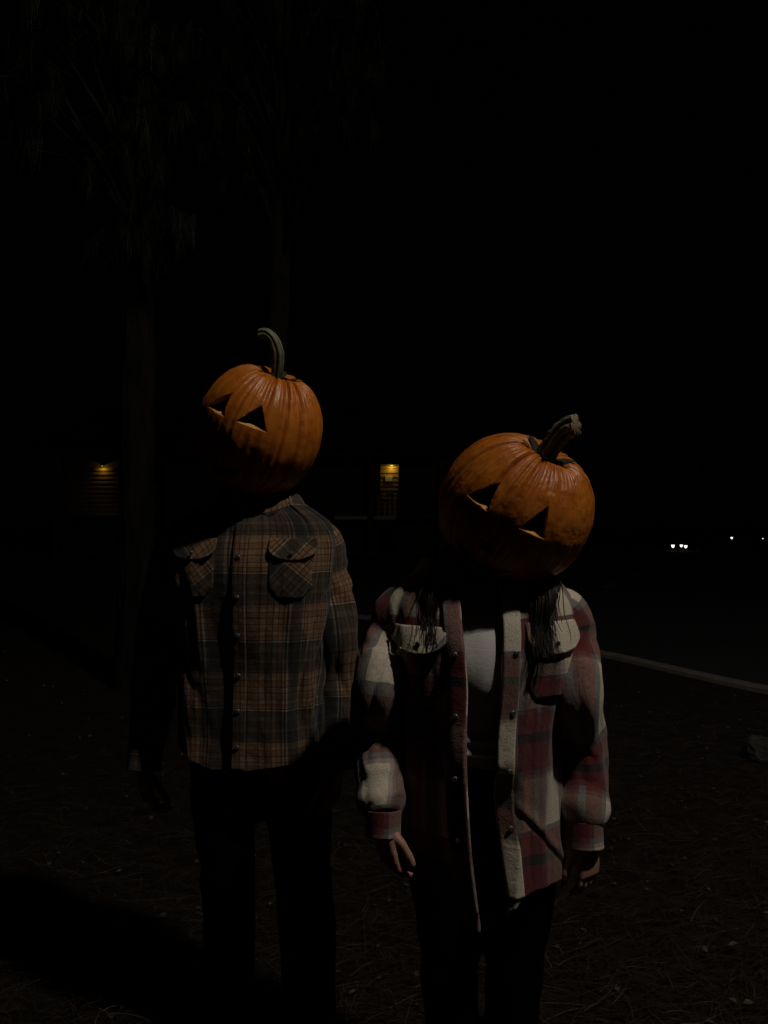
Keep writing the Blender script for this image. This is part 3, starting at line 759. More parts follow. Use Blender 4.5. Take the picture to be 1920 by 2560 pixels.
# ------------------------------------------------------------------ hands, bodies
def hand(wrist, down, palm, thumbside, curl=.35, scale=1.0, spread=.09, bend_thumb=.5):
    """five-finger hand: wrist point, direction of the fingers, palm normal, direction of the thumb side"""
    d = Vector(down).normalized(); n = Vector(palm); n = (n - d * n.dot(d)).normalized(); t = d.cross(n)
    if t.dot(Vector(thumbside)) < 0: t = -t
    s = scale; P = []
    def flat(sections):
        V = []; F = []; nn = 16
        for (k, w, h, off) in sections:
            c = wrist + d * k * s + t * off * s
            for i in range(nn):
                a = 2 * math.pi * i / nn; ca, sa = math.cos(a), math.sin(a)
                V.append(c + t * (w * s * math.copysign(abs(ca) ** .8, ca)) + n * (h * s * math.copysign(abs(sa) ** .8, sa)))
        m = len(sections)
        for k in range(m - 1):
            for i in range(nn): F.append((k * nn + i, k * nn + (i + 1) % nn, (k + 1) * nn + (i + 1) % nn, (k + 1) * nn + i))
        F.append(tuple(range(nn))); F.append(tuple(reversed(range((m - 1) * nn, m * nn))))
        return V, F
    P.append(flat([(-.05, .024, .018, 0), (-.02, .025, .018, 0), (.01, .029, .017, 0), (.04, .037, .0165, .001), (.07, .0395, .0145, 0), (.092, .036, .011, 0)]))
    tips = []
    for k, (off, ln, r) in enumerate(((.0285, .074, .0083), (.0098, .083, .0086), (-.0095, .077, .0082), (-.0275, .060, .0073))):
        base = wrist + d * (.082 - abs(off) * .18) * s + t * off * s
        cur = base; pts = [base - d * .02 * s, base]; rad = [r * s * .9, r * s * 1.08]; ang = curl * .45 * (1 + .12 * k)
        dirv = (d + t * (off * spread * 12)).normalized()
        for q, fr in enumerate((.44, .31, .25)):
            dd = dirv * math.cos(ang) + n * math.sin(ang)
            for h in (.5, 1.0): pts.append(cur + dd * (ln * fr * h * s)); rad.append(r * s * (1.0 - .09 * q - .05 * h + (.06 if h == 1 and q < 2 else 0)))
            cur = cur + dd * (ln * fr * s); ang += curl * (1 + .12 * k)
        rad[-1] *= .72
        P.append(tube(pts, rad, 10)); P.append(ell(pts[-1], [rad[-1] * .98] * 3, 10, 8)); tips.append((pts[-1], dd, n))
    b = wrist + d * .022 * s + t * .022 * s + n * .006 * s
    td = (t * .75 + d * .85 + n * .35).normalized(); td2 = (t * (.45 - bend_thumb * .3) + d * 1.0 + n * .3).normalized(); td3 = (t * (.2 - bend_thumb * .3) + d * 1.0 + n * .25).normalized()
    p1 = b + td * .036 * s; p2 = p1 + td2 * .034 * s; p3 = p2 + td3 * .027 * s
    P.append(tube([b - td * .01 * s, b, p1, p1.lerp(p2, .5), p2, p2.lerp(p3, .6), p3], [.012 * s, .0155 * s, .0112 * s, .0098 * s, .0102 * s, .0094 * s, .0066 * s], 10)); P.append(ell(p3, [.0066 * s] * 3, 10, 8))
    tips.append((p3, td3, -t))
    v, f = join(P)
    return remesh(v, f, .0027, 3), tips

def nails(tips, parent, mat_, s):
    for p, dd, nn in tips:
        up = -nn; lat = dd.cross(up).normalized(); up = lat.cross(dd).normalized(); c = p + up * .0048 * s + dd * .001
        Mx = Matrix((lat, dd, up)).transposed()
        v, f = ell(c, (.0045 * s, .0075 * s, .0022 * s), 8, 6, Mx); mkobj('fingernail', mesh(v, f), mat_, parent)

def person_body(root, skel, hands):
    v, f = join(skel); parts = [remesh(v, f, .011, 5)] + [h for h in hands]
    v, f = join(parts); return mkobj('body', mesh(v, f), skin, root)

def head_parts(c, k=1.0, M=None):
    c = Vector(c)
    return [ell(c, (.075 * k, .092 * k, .112 * k), 20, 14), ell(c + Vector((0, -.03, -.055)) * k, (.052 * k, .06 * k, .06 * k), 14, 10), tube([c + Vector((0, -.088, .025)) * k, c + Vector((0, -.105, -.012)) * k, c + Vector((0, -.108, -.022)) * k, c + Vector((0, -.085, -.028)) * k], [.008 * k, .012 * k, .014 * k, .010 * k], 8),
            ell(c + Vector((.078, .005, -.01)) * k, (.010 * k, .02 * k, .032 * k), 8, 8), ell(c + Vector((-.078, .005, -.01)) * k, (.010 * k, .02 * k, .032 * k), 8, 8), tube([c + Vector((-.022, -.086, -.062)) * k, c + Vector((0, -.094, -.062)) * k, c + Vector((.022, -.086, -.062)) * k], [.007 * k, .01 * k, .007 * k], 8)]

# ------------------------------------------------------------------ garments
class Torso:
    def __init__(s, tab, cx, cy, yaw, n, fold, extra=None):
        s.tab, s.cx, s.cy, s.yaw, s.n, s.fold, s.extra = tab, cx, cy, yaw, n, fold, extra
        s.c, s.s = math.cos(yaw), math.sin(yaw)
    def at(s, ph, z, off=0.0, folds=True):
        a, b, dy, dx = lerp_tab(s.tab, z); sp, cp = math.sin(ph), math.cos(ph)
        x = a * math.copysign(abs(sp) ** (2 / s.n), sp); y = -b * math.copysign(abs(cp) ** (2 / s.n), cp)
        nx, ny = x / a ** 2, y / b ** 2; l = math.hypot(nx, ny); nx /= l; ny /= l
        h = off + (s.fold(ph, z) if folds else 0) + (s.extra(x, y, z) if s.extra else 0)
        x += nx * h + dx; y += ny * h + dy
        return Vector((s.cx + x * s.c - y * s.s, s.cy + x * s.s + y * s.c, z))
    def phi(s, x, z):                                    # front angle whose local x is x
        a, _, _, dx = lerp_tab(s.tab, z); t = max(-1, min(1, (x - dx) / a)); return math.copysign(math.asin(abs(t) ** (s.n / 2)), t)
    def mesh(s, zs, ph0, ph1, nu, uscale, closed, v0=0, hem=None):
        V = []; F = []; UV = []
        for j, z in enumerate(zs):
            p0 = ph0(z) if callable(ph0) else ph0; p1 = ph1(z) if callable(ph1) else ph1
            for i in range(nu + 1):
                ph = p0 + (p1 - p0) * i / nu
                zz = z + (hem(ph) * (1 - j / (len(zs) - 1)) ** 6 if hem else 0)
                V.append(s.at(ph, zz)); 
                UV.append((ph * uscale, zz + v0))
        for j in range(len(zs) - 1):
            for i in range(nu):
                a = j * (nu + 1) + i; F.append((a, a + 1, a + nu + 2, a + nu + 1))
        return mesh(V, F, UV)
    def patch(s, name, outline, off, mat_, parent, uvrot=0, uvo=(0, 0), nx=26, ny=20, thick=.003):
        """outline(t) -> (x0, x1, z) for t 0 bottom..1 top in local front coordinates; off(u, t) -> height off the cloth"""
        V = []; F = []; UV = []; c, sn = math.cos(uvrot), math.sin(uvrot)
        for j in range(ny + 1):
            t = j / ny; x0, x1, zf = outline(t)
            for i in range(nx + 1):
                u = i / nx; x = x0 + (x1 - x0) * u; z = zf(u) if callable(zf) else zf
                V.append(s.at(s.phi(x, z), z, off(u, t))); UV.append((x * c - z * sn + uvo[0], x * sn + z * c + uvo[1]))
        for j in range(ny):
            for i in range(nx):
                a = j * (nx + 1) + i; F.append((a, a + 1, a + nx + 2, a + nx + 1))
        o = mkobj(name, mesh(V, F, UV), mat_, parent); solid(o, thick); return o

def solid(o, t):
    m = o.modifiers.new('thickness', 'SOLIDIFY'); m.thickness = t; m.offset = -1

def sleeve(name, pts, rad, mat_, parent, seed, amp, uvo=(0, 0), urep=1.0, nu=64, nv=150, folds=7, tw=0.0, extra=None):
    pts = [Vector(p) for p in pts]; L = sum((b - a).length for a, b in zip(pts, pts[1:]))
    ref = Vector((0, 1, 0)); V = []; F = []; UV = []   # seam at the back
    for j in range(nv + 1):
        t = j / nv; p = catmull(pts, t); tg = (catmull(pts, min(1, t + .02)) - catmull(pts, max(0, t - .02))).normalized()
        a = (ref - tg * ref.dot(tg)).normalized(); b = tg.cross(a); r0 = lerp_tab(rad, t)[0]
        for i in range(nu + 1):
            an = 2 * math.pi * (i % nu) / nu; ca, sa = math.cos(an), math.sin(an)
            wv = mnoise.noise(Vector((ca * .8 + seed, sa * .8, t * 3))) * 1.6
            f1 = mnoise.noise(Vector((ca * 1.1 + seed, sa * 1.1 + 5, t * folds * 1.5 + wv)))
            f2 = mnoise.noise(Vector((ca * 2.2 + seed + 9, sa * 2.2, t * folds * 2.6 + wv * 2)))
            f3 = 1 - 2 * abs(mnoise.noise(Vector((ca * .9 + seed + 3, sa * .9 + wv, t * folds * .9))))
            env = .35 + .65 * math.exp(-((t - .52) / .28) ** 2)
            r = r0 + amp * (f1 * 1.0 + f2 * .45 + (f3 - .3) * .8) * env * min(1, (1 - t) * 9)
            if extra: r += extra(-ca, sa, t)
            V.append(p + a * (r * ca) + b * (r * sa)); UV.append((2 * math.pi * (i / nu) * .06 * urep + uvo[0] + tw * t, -t * L + uvo[1]))
    for j in range(nv):
        for i in range(nu):
            q = j * (nu + 1) + i; F.append((q, q + nu + 1, q + nu + 2, q + 1))
    o = mkobj(name, mesh(V, F, UV), mat_, parent); solid(o, .0035); return o

def cuff(c0, c1, r, mat_, parent, uvo):
    pts = [Vector(c0), Vector(c0).lerp(Vector(c1), .5), Vector(c1)]
    return sleeve('cuff', pts, [(0, r * 1.04), (.5, r), (1, r * .98)], mat_, parent, 2, .0, uvo, nv=12, nu=40)

def button(T, x, z, off, mat_, parent, r=.0065):
    p = T.at(T.phi(x, z), z, off); q = T.at(T.phi(x, z), z, off + .01); n = (q - p).normalized()
    v, f = tube([p, p + n * .0022, p + n * .0034, p + n * .0026], [r, r * .95, r * .6, r * .35], 14); mkobj('button', mesh(v, f), mat_, parent)

# ------------------------------------------------------------------ taller person
man = empty('person', (-.36, 2.05, 0)); tag(man, 'taller person in a buttoned brown plaid overshirt and black trousers, pumpkin on head', 'person')
yawM = math.radians(-8)
tabM = [(.74, .203, .128, 0, 0), (.95, .200, .126, 0, 0), (1.10, .206, .132, 0, 0), (1.25, .224, .138, 0, 0), (1.34, .232, .134, 0, 0), (1.405, .230, .122, .005, 0), (1.445, .208, .108, .01, 0), (1.475, .168, .094, .015, 0), (1.505, .118, .082, .02, 0), (1.535, .085, .072, .02, 0), (1.56, .075, .068, .02, 0)]
def foldM(ph, z):
    low = sstep(1.30, .9, z); s_ = math.sin(ph)
    f = .010 * low * mnoise.noise(Vector((ph * 2.3, z * .9, 1.5))) + .009 * mnoise.noise(Vector((ph * 3.2 + z * 2.5, z * 3.5 - ph * 1.1, 7))) + .0045 * fbm(ph * 6, z * 7, 3, 2)
    f -= .007 * max(0, .22 - abs(mnoise.noise(Vector((ph * 1.6 + z * 1.5, z * 5.5 - abs(ph) * 2.2, 21))))) / .22 * sstep(.35, .9, abs(ph))
    xs = .224 * math.copysign(abs(s_) ** .8, s_) if math.cos(ph) > 0 else 9
    x0 = -.016 + (z - 1.3) * .012
    pl = sstep(x0 - .010, x0 + .004, xs) * sstep(.25, .0, xs - x0)      # the front stands proud along the placket and falls away at its left
    f += (.003 + .008 * low * low) * pl + .003 * sstep(1.418, 1.421, z)
    f += -.004 * math.exp(-((xs - x0 + .03) / .03) ** 2) * (.5 + low)
    return f
TM = Torso(tabM, -.36, 2.05, yawM, 3.0, foldM)
shirt_zs = [.798 + (1.555 - .798) * j / 150 for j in range(151)]
us = .175
hemM = lambda ph: .055 * abs(math.sin(ph)) ** 2 + .008 * math.sin(ph * 5)
me = TM.mesh(shirt_zs, -math.pi, math.pi, 240, us, True, 0, hemM)
shirt = mkobj('overshirt', me, manplaid, man); solid(shirt, .004)
# placket, pockets, flaps, buttons, collar
TM.patch('placket', lambda t: (-.017 + (.8 + .70 * t - 1.3) * .012 + .004, .020 + (.8 + .70 * t - 1.3) * .012 + .004, .802 + .68 * t), lambda u, t: .0045, manplaid, shirt, uvo=(.045, 0), nx=6, ny=90)
def chamfer(x0, x1, z0, z1, cut_):
    def f(t):
        z = z0 + (z1 - z0) * t; k = max(0, 1 - (z - z0) / cut_) * cut_ * .8
        return x0 + k, x1 - k, z
    return f
def flapshape(x0, x1, z0, z1):
    def f(t):
        k = max(0, 1 - t * 2.2); k = .022 * k * k
        return x0 + k, x1 - k, (lambda u: z0 + (z1 - z0) * t - .010 * (1 - t) * math.sin(math.pi * u) ** .8)
    return f
for sgn, uvo in ((1, (.05, .03)), (-1, (.0, .08))):
    xa, xb = (.084, .190) if sgn > 0 else (-.178, -.066)
    TM.patch('pocket', chamfer(xa, xb, 1.248, 1.36, .03), lambda u, t: .004 + .007 * math.sin(math.pi * u) * (.4 + .6 * t), manplaid, shirt, math.radians(40 * sgn), uvo)
    TM.patch('pocket_flap', flapshape(xa - .003, xb + .006, 1.356, 1.403), lambda u, t: .005 + .015 * (1 - t) * (.55 + .45 * abs(2 * u - 1) ** 2), manplaid, shirt, math.radians(42 * sgn), (uvo[0] + .03, uvo[1] + .05), nx=30, ny=12)
    button(TM, (xa + xb) / 2, 1.364, .0160, steel, shirt, .0055)
for z in (1.355, 1.252, 1.152, 1.047, .955, .862):
    button(TM, .004 + (z - 1.3) * .012, z, .0055, steel, shirt)
def collar(T, z0, h, w, mat_, parent, uvo, gap=.25):
    V = []; F = []; UV = []; nu = 60; nv = 10
    for j in range(nv + 1):
        t = j / nv
        for i in range(nu + 1):
            ph = gap + (2 * math.pi - 2 * gap) * i / nu; fr = max(0, math.cos(ph)) ** 3
            z = z0 + h * math.sin(t * math.pi * .8) - t * (.05 + .03 * fr); o_ = .006 + w * t ** 1.5
            p = T.at(ph, z0, o_, False); V.append((p.x, p.y, z)); UV.append((ph * .08 + uvo[0], t * .07 + uvo[1]))
    for j in range(nv):
        for i in range(nu):
            a = j * (nu + 1) + i; F.append((a, a + 1, a + nu + 2, a + nu + 1))
    o = mkobj('collar', mesh(V, F, UV), mat_, parent); solid(o, .004)
collar(TM, 1.52, .022, .03, manplaid, shirt, (0, .1))
# sleeves
armR = [at(748, 1322, 2.05), at(787, 1362, 2.06), at(803, 1425, 2.07), at(820, 1500, 2.07), at(836, 1610, 2.05), at(840, 1720, 2.06), at(838, 1815, 2.03), at(838, 1865, 2.01)]
armL = [at(490, 1330, 2.14), at(452, 1372, 2.16), at(432, 1440, 2.19), at(410, 1540, 2.21), at(394, 1650, 2.20), at(384, 1750, 2.17), at(374, 1830, 2.14), at(367, 1872, 2.12)]
bulge = lambda ca, sa, t: .012 * math.exp(-((t - .50) / .07) ** 2) * max(0, ca) - .012 * math.exp(-((t - .64) / .06) ** 2) * max(0, ca)
sleeve('sleeve', armR, [(0, .030), (.05, .056), (.1, .068), (.16, .073), (.3, .068), (.55, .062), (.8, .052), (1, .044)], manplaid, shirt, 4, .0100, (-.088, 1.42), 1.0, extra=bulge)
sleeve('sleeve', armL, [(0, .030), (.05, .056), (.1, .068), (.16, .073), (.3, .068), (.55, .062), (.8, .052), (1, .044)], manplaid, shirt, 14, .0100, (-.158, 1.42), 1.0)
cuff(armR[-1], armR[-1] + Vector((.002, -.02, -.055)), .044, manplaid, shirt, (.03, .02))
cuff(armL[-1], armL[-1] + Vector((-.002, -.016, -.055)), .044, manplaid, shirt, (.0, .08))
# trousers
def trousers(root, legs, waist, ztop):
    P = [tube(p, r, 20) for p, r in legs]
    cx, cy, a, b = waist
    P.append(ell((cx, cy, ztop - .13), (a, b, .22), 24, 14))
    v, f = join(P); v, f = remesh(v, f, .012, 6)
    out = []
    for p in v:
        p = Vector(p); k = .006 * fbm(p.x * 9, p.y * 9, p.z * 5, 2) + .004 * math.sin(p.z * 34 + 5 * mnoise.noise(p * 6)) * max(0, 1 - abs(p.z - .45) / .25)
        out.append(p + Vector((p.x - cx, p.y - cy, 0)).normalized() * k)
    return mkobj('trousers', mesh(out, f), blackdenim, root)
trousers(man, [([(-.455, 2.075, .88), (-.45, 2.065, .70), (-.435, 2.07, .48), (-.435, 2.10, .28), (-.44, 2.12, .06)], [.084, .090, .076, .073, .068]),
               ([(-.270, 2.06, .88), (-.235, 2.03, .70), (-.215, 2.0, .48), (-.205, 2.02, .28), (-.20, 2.04, .06)], [.084, .092, .079, .076, .070])], (-.36, 2.07, .168, .100), .96)
def shoe(root, x, y, yaw, L, w):
    c, s = math.cos(yaw), math.sin(yaw); R_ = Matrix(((c, -s, 0), (s, c, 0), (0, 0, 1)))
    prof = [(.30, .75, .5), (.24, .95, .9), (.1, .95, 1.0), (-.1, .98, .8), (-.3, 1.05, .62), (-.55, .98, .5), (-.66, .62, .38)]
    def ringer(z0, hk, grow):
        V = []; F = []; n = 16
        for (k, ww, hh) in prof:
            for i in range(n):
                a = 2 * math.pi * i / n; zz = math.sin(a); V.append(R_ @ Vector((w * .5 * ww * grow * math.cos(a), k * L, 0)) + Vector((x, y, max(z0, z0 + (zz * .5 + .5) * hk * hh))))
        m = len(prof)
        for k in range(m - 1):
            for i in range(n): F.append((k * n + i, k * n + (i + 1) % n, (k + 1) * n + (i + 1) % n, (k + 1) * n + i))
        F.append(tuple(range(n))); F.append(tuple(reversed(range((m - 1) * n, m * n))))
        return V, F
    o = mkobj('shoe', mesh(*ringer(.022, .09, 1)), shoe_m, root); mkobj('sole', mesh(*ringer(0, .024, 1.06)), sole_m, o)
shoe(man, -.44, 2.09, yawM, .29, .105); shoe(man, -.20, 2.02, yawM + .25, .29, .105)
# hands and body
wL = armL[-1] + Vector((-.003, -.02, -.045)); wR = armR[-1] + Vector((.002, -.02, -.045))
hL, tL = hand(wL, (.22, -.08, -1), (.75, .6, .1), (.35, -1, 0), .62, 1.02)
hR, tR = hand(wR, (-.10, -.1, -1), (-.8, .4, .1), (-.2, -1, 0), .6, 1.02)
hm = at(650, 1085, 2.0)
body = [tube([(-.37, 2.06, .85), (-.37, 2.06, 1.0), (-.37, 2.06, 1.2), (-.37, 2.06, 1.36), (-.37, 2.06, 1.46)], [.11, .105, .112, .11, .07], 20),
        tube([(-.365, 2.07, 1.42), (-.355, 2.06, 1.52), hm + Vector((0, .02, -.08))], [.07, .06, .058], 16),
        tube([(-.455, 2.07, .92), (-.44, 2.07, .48), (-.44, 2.10, .1)], [.075, .052, .04], 14), tube([(-.285, 2.03, .92), (-.215, 2.0, .48), (-.20, 2.03, .1)], [.075, .052, .04], 14),
        tube([(-.37, 2.06, 1.40)] + [p.copy() for p in armL], [.04, .03, .036, .046, .044, .042, .038, .032, .027], 12), tube([(-.37, 2.06, 1.40)] + [p.copy() for p in armR], [.04, .03, .036, .046, .044, .042, .038, .032, .027], 12)] + head_parts(hm)
person_body(man, body, [hL, hR])

# ------------------------------------------------------------------ shorter person
wom = empty('person', (.2155, 1.65, 0)); tag(wom, 'shorter person in an open red and cream plaid jacket and white top, pumpkin on head', 'person')
tabW = [(.60, .180, .160, 0, 0), (.85, .176, .150, 0, 0), (1.0, .178, .147, 0, 0), (1.10, .186, .152, 0, 0), (1.18, .200, .150, 0, 0), (1.225, .210, .140, 0, 0), (1.275, .206, .124, .005, 0), (1.318, .172, .108, .01, 0), (1.35, .125, .096, .015, 0), (1.372, .090, .085, .015, 0), (1.39, .080, .08, .015, 0)]
def foldW(ph, z):
    low = sstep(1.18, .8, z)
    f = .014 * low * mnoise.noise(Vector((ph * 2.6, z * .7, 31))) + .008 * mnoise.noise(Vector((ph * 2.2 - z * 4, z * 3.0 + ph * 1.8, 17))) + .004 * fbm(ph * 5, z * 6, 8, 2)
    if math.cos(ph) > -.2 and ph < 0 and z < 1.3:
        p0 = phL(z); f += (.012 + .036 * sstep(1.16, .95, z)) * math.exp(-max(0, p0 - ph) / .42)
    if math.cos(ph) > -.2 and ph > 0 and z < 1.0:        # the lower front edge rolls inward
        w = .30 * (.22 + .78 * sstep(.66, .90, z)); t = (ph - phR(z)) / w
        f -= .042 * sstep(.965, .88, z) * (w / .30) ** .5 * max(0, 1 - max(0, t))
    # a crease from the front edge down and out toward the hip on the right panel
    if math.cos(ph) > -.2 and ph > 0:
        dd = (z - (.862 - (ph - .2) * .16)); mk = sstep(.18, .3, ph) * sstep(1.5, 1.0, ph); f += mk * (-.005 * math.exp(-(dd / .006) ** 2) + .005 * math.exp(-((dd - .014) / .016) ** 2))
    return f
TW = Torso(tabW, .2155, 1.65, math.radians(2), 2.3, foldW)
df = 1.5
def edge_tab(rows):
    return [(CAM_Z + (HOR - py) / FPX * df, (px - 960) / FPX * df - .2155) for py, px in reversed(rows)]
eL = edge_tab([(1440, 1150), (1560, 1152), (1640, 1158), (1720, 1163), (1800, 1163), (1930, 1165), (2075, 1171), (2170, 1180), (2245, 1188)])
eR = edge_tab([(1440, 1252), (1560, 1250), (1640, 1246), (1745, 1241), (1857, 1233), (1930, 1233), (2031, 1238), (2150, 1250), (2245, 1259)])
phL = lambda z: TW.phi(lerp_tab(eL, z)[0], z); phR = lambda z: TW.phi(lerp_tab(eR, z)[0], z)
wz = [.672 + (1.387 - .672) * j / 150 for j in range(151)]
V = []; F = []; UV = []; nu = 260
for j, z in enumerate(wz):
    a0, a1 = phR(z), 2 * math.pi + phL(z)
    for i in range(nu + 1):
        ph = a0 + (a1 - a0) * i / nu; q = ph if ph < math.pi else ph - 2 * math.pi
        k = (1 - j / 150) ** 6; e = math.exp(-min(i, nu - i) / 10)
        zz = z + k * (.028 - .045 * e + .006 * math.sin(ph * 5))
        V.append(TW.at(q, zz, .012 * e)); UV.append((ph * .24 + .015, zz + .0525 + (.075 if zz > 1.248 else 0)))
for j in range(150):
    for i in range(nu):
        a = j * (nu + 1) + i; F.append((a, a + 1, a + nu + 2, a + nu + 1))
jacket = mkobj('overshirt', mesh(V, F, UV), womanplaid, wom); solid(jacket, .005)
zb = lambda t: .69 + (1.33 - .69) * t
TW.patch('placket', lambda t: (lerp_tab(eR, zb(t))[0] + .001, lerp_tab(eR, zb(t))[0] + .036, zb(t)), lambda u, t: .0145 - .005 * u, womanplaid, jacket, uvo=(-.01, -.069), nx=8, ny=110)
TW.patch('placket', lambda t: (lerp_tab(eL, zb(t))[0] - .036, lerp_tab(eL, zb(t))[0] - .001, zb(t)), lambda u, t: .0095 + .005 * u, womanplaid, jacket, uvo=(.172, -.069), nx=8, ny=110)
for z, L_ in ((1.18, 1), (1.06, 1), (.94, 1), (.82, 1)):
    button(TW, lerp_tab(eR, z)[0] + .026, z + .002, .0115, steel, jacket, .0062); button(TW, lerp_tab(eL, z)[0] - .018, z, .0125, steel, jacket, .0062)
TW.patch('pocket', chamfer(.072, .180, 1.085, 1.20, .02), lambda u, t: .006 + .010 * math.sin(math.pi * u) * (.3 + .7 * t), womanplaid, jacket, 0, (.05, -.015))
TW.patch('pocket_flap', flapshape(.068, .184, 1.186, 1.240), lambda u, t: .007 + .015 * (1 - t), womanplaid, jacket, math.radians(-38), (-.036, .05), nx=26, ny=12)
TW.patch('pocket', chamfer(-.184, -.092, 1.085, 1.20, .02), lambda u, t: .006 + .010 * math.sin(math.pi * u) * (.3 + .7 * t), womanplaid, jacket, 0, (.25, -.015))
TW.patch('pocket_flap', flapshape(-.190, -.090, 1.186, 1.232), lambda u, t: .007 + .015 * (1 - t), womanplaid, jacket, math.radians(38), (.091, .058), nx=26, ny=12)
button(TW, .126, 1.197, .0195, silver, jacket, .0062); button(TW, -.140, 1.197, .0190, steel, jacket, .0062)
collar(TW, 1.362, .025, .04, womanplaid, jacket, (.05, .1), gap=.55)
wR_ = [at(1370, 1505, 1.65), at(1405, 1535, 1.65), at(1422, 1590, 1.645), at(1432, 1670, 1.61), at(1445, 1755, 1.575), at(1455, 1850, 1.63), at(1458, 1940, 1.63), at(1458, 2010, 1.60), at(1454, 2056, 1.59)]
wL_ = [at(1050, 1500, 1.65), at(1005, 1528, 1.65), at(978, 1582, 1.645), at(962, 1650, 1.62), at(946, 1735, 1.58), at(944, 1830, 1.62), at(950, 1920, 1.585), at(955, 1995, 1.545), at(958, 2032, 1.525)]
def bulgeW(ca, sa, t): return (.013 * math.exp(-((t - .40) / .07) ** 2) - .012 * math.exp(-((t - .56) / .08) ** 2)) * max(0, ca) + .005 * math.exp(-((t - .88) / .05) ** 2)
radW = [(0, .025), (.05, .042), (.11, .053), (.18, .055), (.3, .050), (.45, .051), (.6, .049), (.8, .047), (.93, .044), (1, .034)]
sleeve('sleeve', wR_, radW, womanplaid, jacket, 23, .0080, (-.076, .425), 1.0, folds=5, tw=.0, extra=bulgeW)
sleeve('sleeve', wL_, radW[:-3] + [(.75, .048), (.92, .041), (1, .034)], womanplaid, jacket, 37, .0105, (-.128, .36), 1.0, folds=6, tw=-.05, extra=bulgeW)
cuff(wR_[-1] + Vector((0, 0, .01)), wR_[-1] + Vector((.0, -.012, -.045)), .038, womanplaid, jacket, (.10, .02))
cuff(wL_[-1] + Vector((0, 0, .01)), wL_[-1] + Vector((.0, -.010, -.040)), .033, womanplaid, jacket, (.10, .02))
# white top
tabT = [(.93, .135, .120, 0, 0), (.98, .138, .126, 0, 0), (1.02, .140, .118, 0, 0), (1.06, .146, .127, 0, 0), (1.105, .155, .148, 0, 0), (1.16, .158, .151, 0, 0), (1.22, .15, .132, 0, 0), (1.25, .14, .11, 0, 0), (1.28, .12, .09, .01, 0), (1.32, .08, .075, .015, 0)]
TT = Torso(tabT, .2155, 1.65, math.radians(2), 2.2, lambda ph, z: .0035 * math.exp(-((z - .97) / .05) ** 2) * math.sin(z * 210 + ph) + .003 * fbm(ph * 4, z * 8, 2, 2))
me = TT.mesh([.962 + (1.315 - .962) * j / 120 for j in range(121)], -math.pi, math.pi, 140, .14, True); top = mkobj('crop_top', me, whiteknit, wom); solid(top, .003)
# trousers, shoes
trousers(wom, [([(.13, 1.66, .86), (.135, 1.64, .70), (.145, 1.64, .46), (.15, 1.66, .30), (.15, 1.68, .05)], [.092, .086, .062, .058, .05]),
               ([(.305, 1.66, .86), (.30, 1.64, .70), (.29, 1.64, .46), (.285, 1.66, .30), (.285, 1.68, .05)], [.092, .086, .062, .058, .05])], (.2155, 1.66, .165, .115), .93)
shoe(wom, .15, 1.66, -.1, .25, .09); shoe(wom, .285, 1.66, .15, .25, .09)
vL = wL_[-1] + Vector((0, -.010, -.014)); vR = wR_[-1] + Vector((.006, -.012, -.026))
gL, uL = hand(vL, (.16, -.10, -1), (.75, .55, .15), (.45, -.9, 0), .52, .82, .05)
gR, uR = hand(vR, (.03, -.04, -1), (-.55, .8, .1), (-.9, -.3, 0), .42, .84, .05)
hw = at(1290, 1275, 1.60)
body = [tube([(.2155, 1.66, .80), (.2155, 1.66, .93), (.2155, 1.66, 1.05), (.2155, 1.66, 1.2), (.2155, 1.66, 1.27)], [.092, .088, .085, .09, .06], 20),
        tube([(.22, 1.66, 1.22), (.235, 1.65, 1.33), hw + Vector((0, .03, -.08))], [.06, .05, .05], 16),
        ell((.2155, 1.655, .955), (.132, .094, .10), 20, 12),
        tube([(.13, 1.66, .86), (.145, 1.64, .46), (.15, 1.67, .1)], [.07, .045, .034], 14), tube([(.30, 1.66, .86), (.29, 1.64, .46), (.285, 1.67, .1)], [.07, .045, .034], 14),
        tube([(.2155, 1.66, 1.2)] + [p.copy() for p in wL_], [.03, .024, .03, .036, .036, .034, .034, .03, .026, .023], 12), tube([(.2155, 1.66, 1.2)] + [p.copy() for p in wR_], [.03, .024, .03, .036, .036, .034, .034, .03, .026, .023], 12)] + head_parts(hw, .95)
person_body(wom, body, [gL, gR])
nails(uL, wom, nail_m, .9); nails(uR, wom, nail_m, .9)
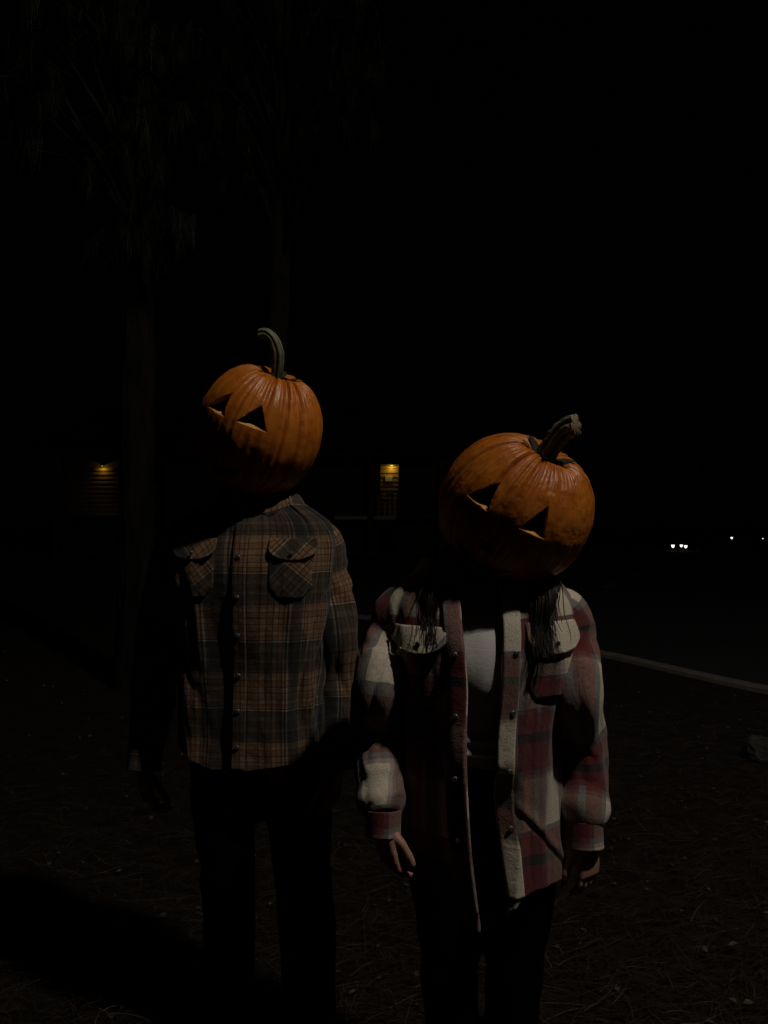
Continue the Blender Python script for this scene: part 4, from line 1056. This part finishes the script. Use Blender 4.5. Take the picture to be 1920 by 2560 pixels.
# ring on the right-hand side hand
p, dd, nn = uR[1]; c = vR + (p - vR) * .52 + Vector((.012, -.004, 0))
def ring(c, axis, r, t_):
    axis = Vector(axis).normalized(); a = axis.cross(Vector((0, 1, .3))).normalized(); b = axis.cross(a)
    V = []; F = []
    for i in range(24):
        an = 2 * math.pi * i / 24; m = c + a * (r * math.cos(an)) + b * (r * math.sin(an)); o_ = (m - c).normalized()
        for j in range(6):
            q = 2 * math.pi * j / 6; V.append(m + o_ * (t_ * math.cos(q)) + axis * (t_ * 1.6 * math.sin(q)))
    for i in range(24):
        for j in range(6): F.append((i * 6 + j, i * 6 + (j + 1) % 6, ((i + 1) % 24) * 6 + (j + 1) % 6, ((i + 1) % 24) * 6 + j))
    return V, F
for k in (.0,):
    mkobj('finger_ring', mesh(*ring(c, (p - vR), .0092, .0016)), silver, wom)
# long dark hair falling from under the pumpkin
HV = []; rr = random.Random(12)
def lock(p0, p1, n, w, wave):
    for _ in range(n):
        ox, oy = rr.gauss(0, w), rr.gauss(0, w * .35); k_ = rr.choice((0, 1, 2)); f = 1 - abs(rr.gauss(0, .16))
        a = Vector(p0) + Vector((ox, oy, 0)); b = Vector(p0).lerp(Vector(p1), f) + Vector((ox * 1.0 + rr.gauss(0, .004), oy * .5, 0)); pts = []
        for k in range(11):
            t = k / 10; pts.append(a.lerp(b, t) + Vector((wave * math.sin(t * 6 + k_ * 1.3) * t, -.018 * math.sin(math.pi * min(1, t * 1.6)), 0)))
        HV.append(tube(pts, [.0013 * (1 - .6 * k / 10) for k in range(11)], 4, False))
lock(at(1352, 1440, 1.57), at(1363, 1650, 1.474), 120, .011, .008)
lock(at(1378, 1440, 1.58), at(1384, 1560, 1.50), 50, .006, .003)
lock(at(1105, 1440, 1.58), at(1085, 1620, 1.492), 100, .012, .008)
lock(at(1075, 1440, 1.59), at(1062, 1570, 1.52), 60, .008, .003)
lock((.2, 1.76, 1.36), (.2, 1.86, 1.05), 160, .05, .004)
o = mkobj('hair', mesh(*join(HV)), hair_m, wom); o['kind'] = 'stuff'
